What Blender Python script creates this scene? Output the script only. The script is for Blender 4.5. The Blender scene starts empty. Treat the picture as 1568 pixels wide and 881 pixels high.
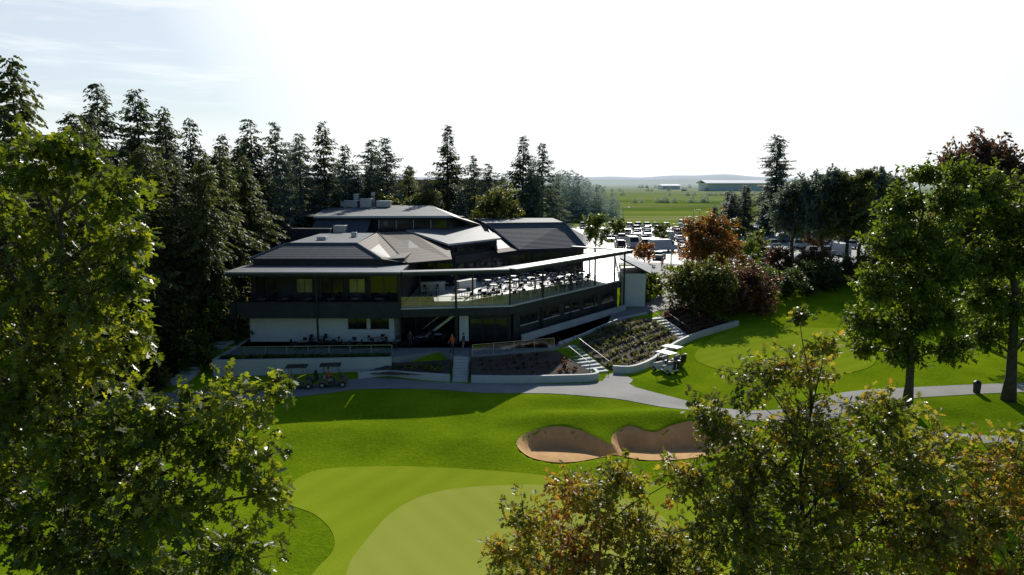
import bpy, math, random
import numpy as np
from mathutils import Vector, Matrix, geometry
random.seed(7)
RS=np.random.RandomState
scene=bpy.context.scene
col=scene.collection

# ------------------------------------------------------------------ helpers
def S(a,b,x):
    t=np.clip((np.asarray(x,float)-a)/(b-a),0,1); return t*t*(3-2*t)

def new_mat(name):
    m=bpy.data.materials.new(name); m.use_nodes=True
    nt=m.node_tree; nt.nodes.clear()
    o=nt.nodes.new('ShaderNodeOutputMaterial')
    return m,nt,o
def ramp(nt,stops,fac=None,interp='LINEAR'):
    r=nt.nodes.new('ShaderNodeValToRGB'); r.color_ramp.interpolation=interp
    e=r.color_ramp.elements
    while len(e)<len(stops): e.new(.5)
    for i,(p,c) in enumerate(stops):
        e[i].position=p; e[i].color=(c[0],c[1],c[2],1)
    if fac is not None: nt.links.new(fac,r.inputs[0])
    return r
def noise(nt,scale,detail=4,rough=.6,vec=None):
    n=nt.nodes.new('ShaderNodeTexNoise'); n.inputs['Scale'].default_value=scale
    n.inputs['Detail'].default_value=detail; n.inputs['Roughness'].default_value=rough
    if vec is not None: nt.links.new(vec,n.inputs['Vector'])
    return n
def geo_pos(nt):
    return nt.nodes.new('ShaderNodeNewGeometry').outputs['Position']
def M(name,c1,c2=None,scale=1.0,rough=.8,bump=0.0,bscale=None,spec=.3,metal=0.0,detail=5):
    m,nt,o=new_mat(name)
    p=nt.nodes.new('ShaderNodeBsdfPrincipled')
    p.inputs['Roughness'].default_value=rough; p.inputs['Metallic'].default_value=metal
    p.inputs['Specular IOR Level'].default_value=spec
    pos=geo_pos(nt)
    if c2 is None: c2=tuple(min(1,c*1.25+.003) for c in c1)
    n=noise(nt,scale,detail,.65,pos)
    r=ramp(nt,[(.3,c1),(.7,c2)],n.outputs[0]); nt.links.new(r.outputs[0],p.inputs['Base Color'])
    if bump>0:
        b=nt.nodes.new('ShaderNodeBump'); b.inputs['Strength'].default_value=bump; b.inputs['Distance'].default_value=.05
        n2=noise(nt,bscale or scale*4,6,.7,pos); nt.links.new(n2.outputs[0],b.inputs['Height']); nt.links.new(b.outputs[0],p.inputs['Normal'])
    nt.links.new(p.outputs[0],o.inputs[0]); return m
def leafmat(name,stops,trans=.45,gloss=.35,tboost=(1.6,1.7,.9),spec=.35):
    m,nt,o=new_mat(name)
    a=nt.nodes.new('ShaderNodeAttribute'); a.attribute_name='tint'
    r=ramp(nt,stops,a.outputs['Fac'])
    p=nt.nodes.new('ShaderNodeBsdfPrincipled'); p.inputs['Roughness'].default_value=gloss
    p.inputs['Specular IOR Level'].default_value=spec
    t=nt.nodes.new('ShaderNodeBsdfTranslucent')
    mul=nt.nodes.new('ShaderNodeMix'); mul.data_type='RGBA'; mul.blend_type='MULTIPLY'; mul.inputs[0].default_value=1
    nt.links.new(r.outputs[0],mul.inputs[6]); mul.inputs[7].default_value=(*tboost,1); mul.clamp_result=False
    nt.links.new(r.outputs[0],p.inputs['Base Color']); nt.links.new(mul.outputs[2],t.inputs[0])
    mx=nt.nodes.new('ShaderNodeMixShader'); mx.inputs[0].default_value=trans
    nt.links.new(p.outputs[0],mx.inputs[1]); nt.links.new(t.outputs[0],mx.inputs[2]); nt.links.new(mx.outputs[0],o.inputs[0])
    return m

def obj(name,mesh,parent=None,loc=None):
    o=bpy.data.objects.new(name,mesh); col.objects.link(o)
    if parent: o.parent=parent
    if loc: o.location=loc
    return o
def empty(name,loc=(0,0,0)):
    e=bpy.data.objects.new(name,None); col.objects.link(e); e.location=loc; e.empty_display_size=.3; return e
def mesh_from(name,V,F,mats=(),midx=None,smooth=False):
    me=bpy.data.meshes.new(name); me.from_pydata([tuple(v) for v in V],[],[tuple(f) for f in F])
    for m in mats: me.materials.append(m)
    if midx is not None: me.polygons.foreach_set('material_index',np.asarray(midx,np.int32))
    if smooth: me.polygons.foreach_set('use_smooth',np.ones(len(me.polygons),bool))
    me.update(); return me

class MB:  # mesh builder with material slots
    def __init__(s,*mats): s.V=[];s.F=[];s.I=[];s.mats=list(mats)
    def add(s,V,F,mi=0,T=None):
        b=len(s.V)
        if T is not None: V=[tuple(T@Vector(v)) for v in V]
        s.V+= [tuple(v) for v in V]; s.F+=[tuple(b+i for i in f) for f in F]; s.I+=[mi]*len(F)
    def box(s,x0,x1,y0,y1,z0,z1,mi=0,T=None):
        V=[(x0,y0,z0),(x1,y0,z0),(x1,y1,z0),(x0,y1,z0),(x0,y0,z1),(x1,y0,z1),(x1,y1,z1),(x0,y1,z1)]
        s.add(V,[(0,3,2,1),(4,5,6,7),(0,1,5,4),(1,2,6,5),(2,3,7,6),(3,0,4,7)],mi,T)
    def prism(s,poly,z0,z1,mi=0):
        a=sum(poly[i][0]*poly[(i+1)%len(poly)][1]-poly[(i+1)%len(poly)][0]*poly[i][1] for i in range(len(poly)))
        if a<0: poly=poly[::-1]
        n=len(poly); V=[(p[0],p[1],z0) for p in poly]+[(p[0],p[1],z1 if len(p)<3 else p[2]) for p in poly]
        F=[tuple(range(n))[::-1],tuple(range(n,2*n))]+[(i,(i+1)%n,n+(i+1)%n,n+i) for i in range(n)]
        s.add(V,F,mi)
    def slab(s,quad,t,mi=0,mi2=None):
        n=len(quad); V=list(quad)+[(q[0],q[1],q[2]-t) for q in quad]
        s.add(V,[tuple(range(n))],mi)
        s.add(V,[tuple(range(n,2*n))[::-1]]+[(i,n+i,n+(i+1)%n,(i+1)%n) for i in range(n)],mi if mi2 is None else mi2)
    def seg(s,p0,p1,z0,z1,w,mi=0,off=0):
        p0=Vector(p0[:2]);p1=Vector(p1[:2]);d=(p1-p0).normalized();n=Vector((d.y,-d.x))
        a=p0+n*(off+w/2);b=p1+n*(off+w/2);c=p1+n*(off-w/2);e=p0+n*(off-w/2)
        s.prism([tuple(a),tuple(b),tuple(c),tuple(e)],z0,z1,mi)
    def tube(s,pts,rad,sides=6,mi=0):
        pts=[Vector(p) for p in pts]; b=len(s.V)
        for i,p in enumerate(pts):
            d=(pts[min(i+1,len(pts)-1)]-pts[max(i-1,0)]).normalized()
            u=d.cross(Vector((0,0,1)) if abs(d.z)<.9 else Vector((1,0,0))).normalized(); v=d.cross(u)
            for k in range(sides):
                a=2*math.pi*k/sides; s.V.append(tuple(p+(u*math.cos(a)+v*math.sin(a))*rad[i]))
        for i in range(len(pts)-1):
            for k in range(sides):
                k2=(k+1)%sides
                s.F.append((b+i*sides+k,b+i*sides+k2,b+(i+1)*sides+k2,b+(i+1)*sides+k)); s.I.append(mi)
        s.F.append(tuple(b+k for k in range(sides))[::-1]); s.I.append(mi)
        e=b+(len(pts)-1)*sides; s.F.append(tuple(e+k for k in range(sides))); s.I.append(mi)
    def mesh(s,name,smooth=False): return mesh_from(name,s.V,s.F,s.mats,s.I,smooth)
    def obj(s,name,parent=None,smooth=False,bevel=0,loc=None):
        o=obj(name,s.mesh(name,smooth),parent,loc)
        if bevel:
            b=o.modifiers.new('bevel','BEVEL'); b.width=bevel; b.segments=2; b.limit_method='ANGLE'
        return o

# ------------------------------------------------------------------ materials
concrete=M('concrete',(.22,.215,.20),(.31,.30,.285),.6,.8,.15,8,spec=.15)
concrete_lt=M('pale_concrete',(.45,.45,.43),(.56,.56,.54),.5,.7,.08,8,spec=.2)
paving=M('path_paving',(.24,.23,.21),(.33,.32,.295),.35,.8,.1,6,spec=.15)
deckm=M('deck_concrete',(.50,.50,.49),(.62,.62,.61),.4,.5,.05,6,spec=.4)
stucco=M('stucco',(.66,.66,.61),(.76,.76,.71),.7,.85,.1,14)
charcoal=M('charcoal_cladding',(.030,.030,.031),(.05,.05,.051),1.2,.6,.1,10)
blackmetal=M('black_metal',(.022,.022,.023),(.034,.034,.035),2,.4)
brownwood=M('dark_wood',(.06,.038,.027),(.10,.065,.045),3,.6,.1,12)
roofmetal=M('canopy_metal',(.24,.24,.24),(.31,.31,.31),.8,.4,spec=.4)
flatroof=M('flat_roof_membrane',(.15,.155,.16),(.25,.255,.26),.35,.75,.08,3,spec=.2)
panelroof=M('panel_roof',(.15,.15,.15),(.21,.21,.21),.6,.65,.05,3,spec=.25)
whitep=M('white_paint',(.7,.7,.69),(.78,.78,.78),1,.5)
steel=M('galvanised_steel',(.4,.4,.4),(.5,.5,.5),3,.35,metal=.6)
asphalt=M('asphalt',(.14,.14,.135),(.21,.205,.20),.3,.65,.1,8,spec=.35)
mulch=M('bark_mulch',(.045,.033,.024),(.13,.095,.07),4,.95,.6,14)
sand=M('bunker_sand',(.50,.29,.12),(.64,.40,.18),1.3,.95,.5,4,spec=.1)
bark=M('tree_bark',(.045,.035,.026),(.10,.082,.062),4,.9,.6,14)
rubber=M('tyre_rubber',(.012,.012,.012),(.02,.02,.02),5,.8)
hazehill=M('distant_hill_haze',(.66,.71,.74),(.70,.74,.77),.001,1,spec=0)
def shingle(name,c1,c2):
    m,nt,o=new_mat(name); p=nt.nodes.new('ShaderNodeBsdfPrincipled'); p.inputs['Roughness'].default_value=.75; p.inputs['Specular IOR Level'].default_value=.2
    pos=geo_pos(nt); n=noise(nt,2.2,6,.8,pos); r=ramp(nt,[(.3,c1),(.72,c2)],n.outputs[0])
    w=nt.nodes.new('ShaderNodeTexWave'); w.wave_type='BANDS'; w.bands_direction='Z'; w.inputs['Scale'].default_value=2.2
    w.inputs['Distortion'].default_value=.6; nt.links.new(pos,w.inputs['Vector'])
    mx=nt.nodes.new('ShaderNodeMix'); mx.data_type='RGBA'; mx.blend_type='MULTIPLY'; mx.inputs[0].default_value=.35
    nt.links.new(r.outputs[0],mx.inputs[6]); nt.links.new(w.outputs[0],mx.inputs[7])
    nt.links.new(mx.outputs[2],p.inputs['Base Color'])
    b=nt.nodes.new('ShaderNodeBump'); b.inputs['Strength'].default_value=.3; b.inputs['Distance'].default_value=.04
    nt.links.new(w.outputs[0],b.inputs['Height']); nt.links.new(b.outputs[0],p.inputs['Normal'])
    nt.links.new(p.outputs[0],o.inputs[0]); return m
shing_tan=shingle('tan_shingles',(.13,.10,.074),(.21,.17,.13))
shing_gray=shingle('slate_shingles',(.07,.077,.086),(.15,.16,.17))
def glassm(name,c,rough=.06,spec=.5):
    m,nt,o=new_mat(name); p=nt.nodes.new('ShaderNodeBsdfPrincipled')
    n=noise(nt,.7,3,.5,geo_pos(nt)); r=ramp(nt,[(.35,c),(.65,tuple(x*1.8+.004 for x in c))],n.outputs[0]); nt.links.new(r.outputs[0],p.inputs['Base Color'])
    p.inputs['Roughness'].default_value=rough; p.inputs['Specular IOR Level'].default_value=spec
    nt.links.new(p.outputs[0],o.inputs[0]); return m
glass=glassm('window_glass',(.012,.014,.015))
glass_lit=glassm('painted_lit_window_glass',(.20,.21,.09))  # olive base colour stands in for a lit interior behind the panes
def clearglass():
    m,nt,o=new_mat('balustrade_glass'); t=nt.nodes.new('ShaderNodeBsdfTransparent'); t.inputs[0].default_value=(.93,.95,.94,1)
    g=nt.nodes.new('ShaderNodeBsdfGlossy'); g.inputs['Roughness'].default_value=.05
    mx=nt.nodes.new('ShaderNodeMixShader'); mx.inputs[0].default_value=.05
    nt.links.new(t.outputs[0],mx.inputs[1]);nt.links.new(g.outputs[0],mx.inputs[2]);nt.links.new(mx.outputs[0],o.inputs[0]); return m
clearg=clearglass()

def mixc(nt,f,a,b):
    mx=nt.nodes.new('ShaderNodeMix'); mx.data_type='RGBA'; nt.links.new(f,mx.inputs[0])
    for s,i in ((a,6),(b,7)):
        if isinstance(s,tuple): mx.inputs[i].default_value=(*s,1)
        else: nt.links.new(s,mx.inputs[i])
    return mx.outputs[2]
def maprange(nt,v,a,b):
    m=nt.nodes.new('ShaderNodeMapRange'); m.interpolation_type='SMOOTHSTEP'
    m.inputs['From Min'].default_value=a; m.inputs['From Max'].default_value=b; nt.links.new(v,m.inputs[0]); return m.outputs[0]
def mathn(nt,op,a,b=None,c=None):
    m=nt.nodes.new('ShaderNodeMath'); m.operation=op
    for i,v in enumerate((a,b,c)):
        if v is None: continue
        if isinstance(v,(int,float)): m.inputs[i].default_value=v
        else: nt.links.new(v,m.inputs[i])
    return m.outputs[0]
def grassmat(name,stops,scale=.25,fine=9,bump=.6,rough=.9,extra=None,stripe=None):
    m,nt,o=new_mat(name); pos=geo_pos(nt)
    n1=noise(nt,scale,5,.6,pos); n2=noise(nt,fine,5,.75,pos); n0=noise(nt,scale*.3,2,.5,pos)
    fac=mathn(nt,'MULTIPLY_ADD',n2.outputs[0],.55,mathn(nt,'MULTIPLY_ADD',n1.outputs[0],.55,mathn(nt,'MULTIPLY_ADD',n0.outputs[0],.4,-.26)))
    if stripe:
        mp=nt.nodes.new('ShaderNodeMapping'); mp.inputs['Rotation'].default_value=(0,0,stripe[0]); nt.links.new(pos,mp.inputs[0])
        w=nt.nodes.new('ShaderNodeTexWave'); w.inputs['Scale'].default_value=stripe[1]; w.inputs['Distortion'].default_value=.4; w.inputs['Detail'].default_value=1; nt.links.new(mp.outputs[0],w.inputs[0])
        fac=mathn(nt,'MULTIPLY_ADD',w.outputs['Fac'],stripe[2],mathn(nt,'SUBTRACT',fac,stripe[2]*.5))
    r=ramp(nt,stops,fac); c=r.outputs[0]
    if extra: c=extra(nt,pos,c)
    p=nt.nodes.new('ShaderNodeBsdfDiffuse'); p.inputs['Roughness'].default_value=.3
    nt.links.new(c,p.inputs['Color'])
    b=nt.nodes.new('ShaderNodeBump'); b.inputs['Strength'].default_value=bump; b.inputs['Distance'].default_value=.12
    nt.links.new(n2.outputs[0],b.inputs['Height']); nt.links.new(b.outputs[0],p.inputs['Normal'])
    nt.links.new(p.outputs[0],o.inputs[0]); return m
def terrain_extra(nt,pos,c):
    sep=nt.nodes.new('ShaderNodeSeparateXYZ'); nt.links.new(pos,sep.inputs[0])
    mp=nt.nodes.new('ShaderNodeMapping'); mp.inputs['Rotation'].default_value=(0,0,math.radians(28)); mp.inputs['Scale'].default_value=(.005,.045,1)
    nt.links.new(pos,mp.inputs[0])
    v=nt.nodes.new('ShaderNodeTexVoronoi'); v.inputs['Scale'].default_value=1; nt.links.new(mp.outputs[0],v.inputs['Vector'])
    fld=ramp(nt,[(0,(.17,.27,.03)),(.3,(.30,.36,.07)),(.5,(.10,.17,.03)),(.75,(.38,.39,.13)),(1,(.20,.26,.06))],v.outputs['Color'])
    n=noise(nt,.02,6,.75,pos)
    fld2=mixc(nt,maprange(nt,n.outputs[0],.52,.66),fld.outputs[0],(.22,.33,.045))
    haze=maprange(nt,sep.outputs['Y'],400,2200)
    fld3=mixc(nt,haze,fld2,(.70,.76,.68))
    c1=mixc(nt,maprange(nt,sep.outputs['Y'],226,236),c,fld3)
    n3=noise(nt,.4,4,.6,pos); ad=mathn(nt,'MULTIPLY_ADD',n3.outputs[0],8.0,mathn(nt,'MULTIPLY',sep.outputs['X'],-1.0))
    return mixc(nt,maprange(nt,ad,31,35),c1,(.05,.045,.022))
g_rough=[(.2,(.085,.145,.005)),(.4,(.155,.25,.007)),(.58,(.25,.355,.010)),(.8,(.36,.45,.02))]
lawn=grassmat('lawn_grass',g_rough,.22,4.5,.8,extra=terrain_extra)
fringe=grassmat('fringe_grass',[(.2,(.27,.36,.016)),(.5,(.34,.42,.024)),(.8,(.41,.47,.035))],.18,10,.25,stripe=(.5,.16,.12))
greeng=grassmat('putting_green_grass',[(.2,(.39,.435,.06)),(.5,(.45,.485,.075)),(.8,(.50,.52,.09))],.15,14,.1,stripe=(-.6,.2,.12))
pract=grassmat('practice_green_grass',[(.2,(.20,.29,.012)),(.5,(.28,.37,.018)),(.8,(.37,.43,.03))],.2,8,.4,stripe=(.9,.18,.12))

# ------------------------------------------------------------------ terrain
def smoothpoly(P,k=5):
    n=len(P); out=[]
    for i in range(n):
        p0,p1,p2,p3=[np.array(P[(i+j-1)%n],float) for j in range(4)]
        for s in range(k):
            t=s/k; out.append(tuple(.5*((2*p1)+(-p0+p2)*t+(2*p0-5*p1+4*p2-p3)*t*t+(-p0+3*p1-3*p2+p3)*t**3)))
    return out
bunk=smoothpoly([(.3,47.2),(1.0,49.3),(2.9,50.4),(4.8,50.0),(6.0,48.7),(6.7,47.7),(7.1,49.4),(8.4,50.7),(10,49.9),(11.6,50.8),(14,51.4),(16,50.3),(15.2,47.6),(12,45.4),(8.8,44.9),(6.9,45.7),(5.6,45.3),(4.2,44.7),(2.6,44.6),(1.1,45.4)],4)
def polydist(poly,x,y):
    P=np.array(poly); Q=np.roll(P,-1,0); x=np.asarray(x,float);y=np.asarray(y,float)
    d=np.full(x.shape,1e9); ins=np.zeros(x.shape,bool)
    for (ax,ay),(bx,by) in zip(P,Q):
        t=np.clip(((x-ax)*(bx-ax)+(y-ay)*(by-ay))/((bx-ax)**2+(by-ay)**2+1e-9),0,1)
        d=np.minimum(d,np.hypot(x-ax-t*(bx-ax),y-ay-t*(by-ay)))
        c=((ay>y)!=(by>y)); xi=ax+(y-ay)/(by-ay+1e-12)*(bx-ax); ins^=(c&(x<xi))
    return np.where(ins,d,-d)
def hgt(x,y,ter=False):
    x=np.asarray(x,float);y=np.asarray(y,float)
    d=-.797*(x-10)+.605*(y-63.6)
    r=np.maximum(S(.5,8,d)*S(61.5,68,y),S(84,112,y))
    h=.5*S(50,58,y)+1.5*r+1.0*S(88,120,y)-2.8*S(228,300,y)
    h=h+.22*np.sin(x*.16+1)*np.sin(y*.13+.4)*(1-S(46,54,y))
    h=h+1.5*S(30,42,-x)*S(55,70,y)*(1-S(200,240,y))
    h=h+.6*np.exp(-(((x-3.4)/4.5)**2+((y-52)/1.7)**2))+.7*np.exp(-(((x-11.5)/5)**2+((y-52.4)/1.6)**2))
    h=h+.45*np.exp(-(((x+13)/6)**2+((y-50)/3)**2))+.3*np.exp(-(((x+3)/5)**2+((y-48)/2.5)**2))
    near=(np.abs(x-8)<12)&(np.abs(y-48)<8)
    if near.any():
        dd=polydist(bunk,x,y); h=h-np.where(near,(.65+.45*S(46,50,y))*S(0,.9,dd),0)
        if ter: h=h-np.where(near,.25*S(.15,.6,dd),0)
    return h
def axis(a,b,st,lo,hi,g=1.12):
    c=list(np.arange(a,b+1e-6,st)); s=st
    v=b
    while v<hi: s*=g; v+=s; c.append(v)
    s=st; v=a; pre=[]
    while v>lo: s*=g; v-=s; pre.append(v)
    return np.array(pre[::-1]+c)
xs=axis(-32,48,.4,-9000,9000); ys=axis(24,96,.4,-600,12000)
XX,YY=np.meshgrid(xs,ys); ZZ=hgt(XX,YY,True)
nx,ny=len(xs),len(ys)
V=np.stack([XX,YY,ZZ],-1).reshape(-1,3)
i=np.arange(nx*ny).reshape(ny,nx)
F=np.stack([i[:-1,:-1],i[:-1,1:],i[1:,1:],i[1:,:-1]],-1).reshape(-1,4)
def fast_mesh(name,V,F,mat,tint=None,smooth=False):
    me=bpy.data.meshes.new(name); V=np.ascontiguousarray(V,np.float32); F=np.ascontiguousarray(F,np.int32)
    me.vertices.add(len(V)); me.vertices.foreach_set('co',V.ravel())
    k=F.shape[1]; me.loops.add(F.size); me.loops.foreach_set('vertex_index',F.ravel())
    me.polygons.add(len(F)); me.polygons.foreach_set('loop_start',np.arange(0,F.size,k,dtype=np.int32)); me.polygons.foreach_set('loop_total',np.full(len(F),k,np.int32))
    if smooth: me.polygons.foreach_set('use_smooth',np.ones(len(F),bool))
    if tint is not None:
        a=me.attributes.new('tint','FLOAT','POINT'); a.data.foreach_set('value',np.ascontiguousarray(tint,np.float32))
    me.materials.append(mat); me.update(calc_edges=True); return me
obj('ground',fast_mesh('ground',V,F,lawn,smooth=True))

def patch(name,poly,mat,off=.02,step=.5,smooth=True,k=5):
    P=smoothpoly(poly,k) if smooth else poly
    Q=[]
    for a,b in zip(P,P[1:]+P[:1]):
        L=math.hypot(b[0]-a[0],b[1]-a[1]); n=max(1,int(L/step))
        for s in range(n): Q.append((a[0]+(b[0]-a[0])*s/n,a[1]+(b[1]-a[1])*s/n))
    A=np.array(Q); gx,gy=np.meshgrid(np.arange(A[:,0].min(),A[:,0].max(),step),np.arange(A[:,1].min(),A[:,1].max(),step))
    gx,gy=gx.ravel(),gy.ravel(); ok=polydist(Q,gx,gy)>step*.35
    pts=[Vector(q) for q in Q]+[Vector((a,b)) for a,b in zip(gx[ok],gy[ok])]
    r=geometry.delaunay_2d_cdt(pts,[],[list(range(len(Q)))],1,1e-5)
    vx=np.array([v[:] for v in r[0]]); z=hgt(vx[:,0],vx[:,1])+off
    me=mesh_from(name,np.column_stack([vx,z]),r[2],[mat],smooth=True)
    if me.polygons and me.polygons[0].normal.z<0: me.flip_normals()
    return obj(name,me)
patch('green_fringe',[(-12.8,39.6),(-12.9,41.9),(-11.6,43.4),(-7.5,43.9),(-3.4,43.6),(.6,43),(3.6,42.4),(7,42.6),(10,40.5),(12,36.5),(11,30),(8,24),(0,20),(-7,22),(-9.3,28),(-9.1,31.2),(-8.7,33.3),(-9.3,35.3),(-10.7,37.1),(-12.3,38.2)],fringe,.02)
patch('putting_green',[(-7.6,31.2),(-7.3,34.3),(-6.5,37.5),(-5.0,39.7),(-2.5,40.9),(1.8,41.3),(4.6,40.4),(7.5,38.5),(8.6,34.5),(7,29),(3,24),(-2,22),(-6.5,25)],greeng,.04)
patch('practice_green',[(17.9,68.3),(19.3,73.7),(24,81.3),(30,84.4),(39,83.5),(38,76),(34,67.1),(27,63),(20.8,63.9)],pract,.035)
patch('sand_bunker',bunk,sand,.03,.35,smooth=False)
front=[(-60,49),(-40,52.5),(-26.8,54.6),(-23.4,55.9),(-18.5,56.7),(-15.2,58),(-12.3,59.3),(-6.8,59.2),(-2.4,58.2),(3,58),(6.1,57.3),(9.2,56.3),(13.7,53.4),(16.7,52.2),(22.4,52.2),(26,54),(30,56.3),(45,58.8),(70,61),
 (70,63.5),(45,61.3),(29,58.9),(25,56.6),(21.5,54.6),(16.2,54.6),(10.4,59.8),(10.6,62.2),(9.6,64.2),(8.5,63.6),(6.5,61),(-4.7,61.1),(-10.5,62.3),(-13.9,62.2),(-18,60),(-23,59),(-28.8,58),(-41,55.5),(-60,52)]
patch('cart_path',front,paving,.03,.8,k=3)
patch('footpath',[(29,50.6),(33,49.6),(37,49),(50,48.2),(50,46.8),(36,47.4),(32,48.2),(28.6,49.4)],paving,.03,.8,k=3)
patch('promenade_path',[(12.0,85.5),(11,80),(14,83),(18.2,87.8),(22.4,91.5),(25,96),(26.2,102),(26.2,114),(25.4,123),(30,126),(24,130),(18,128),(22.2,122.7),(22.4,114),(20.9,101),(17.4,93),(14.5,89.5)],concrete,.06,.8,k=3)
lot=patch('parking_lot',[(13,133),(18,126.5),(26,123),(38,124),(50,120),(58,119),(70,126),(98,160),(112,226),(18,226),(14,170)],asphalt,.03,3,smooth=False)
mk=MB(whitep)
rows=[(142,24,66),(158,22,75),(174,22,80),(190,20,90),(206,20,95),(220,20,98)]
for (yy,xa,xb) in rows:
    x=xa
    while x<xb:
        mk.box(x-.06,x+.06,yy-2.6,yy+2.6,3.035,3.042); x+=2.75
mk.obj('parking_bay_markings')

# ------------------------------------------------------------------ foliage machinery
def half_leaf():
    o=[(0,0),(.18,.07),(.26,.30),(.42,.11),(.58,.40),(.70,.12),(.86,.22),(1,0)]
    V=[(x,y,.25*y) for x,y in o]+[(x,-y,.25*y) for x,y in o]
    return np.array(V,float), np.array([list(range(8)),list(range(15,7,-1))])
LOB=half_leaf()
SIMP=(np.array([(0,0,0),(.35,.3,.06),(1,0,-.08),(.35,-.3,.06)],float),np.array([[0,3,2,1]]))
SPRAY=(np.array([(0,-.05,0),(.3,-.26,-.05),(.45,-.12,0),(.72,-.2,-.09),(1,0,-.16),(.7,.2,-.09),(.45,.12,0),(.3,.26,-.05)],float),np.array([list(range(8))]))
def unit(a): return a/np.maximum(np.linalg.norm(a,axis=-1,keepdims=True),1e-9)
def leaves(C,D,N,size,tmpl,tint):
    T,F=tmpl; D=unit(D); Y=unit(np.cross(N,D)); Z=np.cross(D,Y)
    V=(C[:,None,:]+size[:,None,None]*(T[None,:,0,None]*D[:,None]+T[None,:,1,None]*Y[:,None]+T[None,:,2,None]*Z[:,None]))
    n,k=len(C),len(T)
    FF=(F[None]+(np.arange(n)*k)[:,None,None]).reshape(-1,F.shape[1])
    return V.reshape(-1,3),FF,np.repeat(tint,k)

def broadleaf(name,base,lobes,leafm,seed=1,tips=60,per=10,lsize=.14,tmpl=LOB,trunk_r=.25,top=None,twig=True,droop=.35,spread=.25,tshift=None,squash=.85,jag=.15,inner=.45,mint=5,twigw=1.0):
    r=RS(seed); L=np.array(lobes,float); base=np.array(base,float)
    mb=MB(bark)
    topz=top if top else L[:,2].max()-.3
    ctr=np.array([L[:,0].mean(),L[:,1].mean()])
    npt=8; tr=[]
    for q in range(npt+1):
        f=q/npt; p=np.array([base[0]+(ctr[0]-base[0])*f*.6+r.normal(0,.08*trunk_r*6)*(f>0),base[1]+(ctr[1]-base[1])*f*.6+r.normal(0,.08*trunk_r*6)*(f>0),base[2]-.2+(topz-base[2])*f]); tr.append(p)
    rad=[trunk_r*(1.35 if q==0 else 1)*(1-.9*(q/npt)) for q in range(npt+1)]
    mb.tube(tr,rad,9)
    Cs=[];Ds=[];Tn=[]
    for (lx,ly,lz,lr) in L:
        c=np.array([lx,ly,lz])
        hd=np.hypot(lx-ctr[0],ly-ctr[1])
        az=np.clip(lz-.55*hd-.3*lr,base[2]+(topz-base[2])*.22,topz)
        f=(az-base[2])/(topz-base[2])*npt; q=int(min(f,npt-1)); a=tr[q]+(tr[q+1]-tr[q])*(f-q)
        lrad=min(rad[q]*.6,.03+.035*lr+.010*hd)
        m1=a+(c-a)*.35+np.array([0,0,.10*hd])+r.normal(0,.08*lr,3); m2=a+(c-a)*.7+np.array([0,0,.08*hd])+r.normal(0,.10*lr,3)
        mb.tube([a,m1,m2,c],[lrad,lrad*.75,lrad*.5,lrad*.22],5)
        n=max(mint,int(tips*lr*lr)); d=unit(r.normal(0,1,(n,3))); rr=lr*(inner+(1-inner)*r.rand(n))
        ex=r.rand(n)<jag; rr=np.where(ex,lr*(1.05+.35*r.rand(n)),rr)
        off=d*rr[:,None]; off[:,2]*=squash; tip=c+off
        lt=r.normal(0,.10)
        if twig:
            for j in range(n):
                st=c+off[j]*(.35+.3*r.rand())+r.normal(0,.14*lr,3); mid=st+(tip[j]-st)*.55+np.array([0,0,.06*lr])+r.normal(0,.03*lr,3)
                w=(.006+.004*lr)*twigw
                mb.tube([st,mid,tip[j]],[w*1.2,w,w*.5],3)
        m=per; TP=np.repeat(tip,m,0); TD=np.repeat(d,m,0)
        ld=unit(TD*.55+unit(r.normal(0,1,TD.shape))*1.0+np.array([0,0,-droop]))
        cc=TP+ld*.01-TD*(r.rand(len(TP),1)**1.3*spread)+r.normal(0,spread*.28,TP.shape)
        Cs.append(cc); Ds.append(ld)
        tt=np.repeat(r.normal(0,.11,n),m)+r.normal(0,.11,len(TP))+lt+.5
        if tshift: tt=tt+tshift(cc)
        Tn.append(tt)
    C=np.concatenate(Cs);D=np.concatenate(Ds);T=np.clip(np.concatenate(Tn),0,1)
    N=unit(np.array([0,0,1.0])+r.normal(0,.6,C.shape)); sz=lsize*(.65+.7*r.rand(len(C)))
    V,F,t=leaves(C,D,N,sz,tmpl,T)
    root=obj(name,mb.mesh(name+'_wood',True))
    obj('foliage',fast_mesh(name+'_foliage',V,F,leafm,t),root)
    return root

def blob_lobes(x,y,z0,H,R,n,seed,flat=1.0,lr=.42):
    r=RS(seed); out=[(x,y,z0+H*.8,R*.45)]
    for k in range(n):
        a=2*math.pi*k*.618+r.rand(); f=.25+.7*(k+.5)/n
        rad=R*(1-((f-.5)/.62)**2*.75)*.62*(.7+.5*r.rand())
        out.append((x+math.cos(a)*rad,y+math.sin(a)*rad*flat,z0+H*f*.95,R*lr*(.75+.5*r.rand())))
    return out

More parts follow.
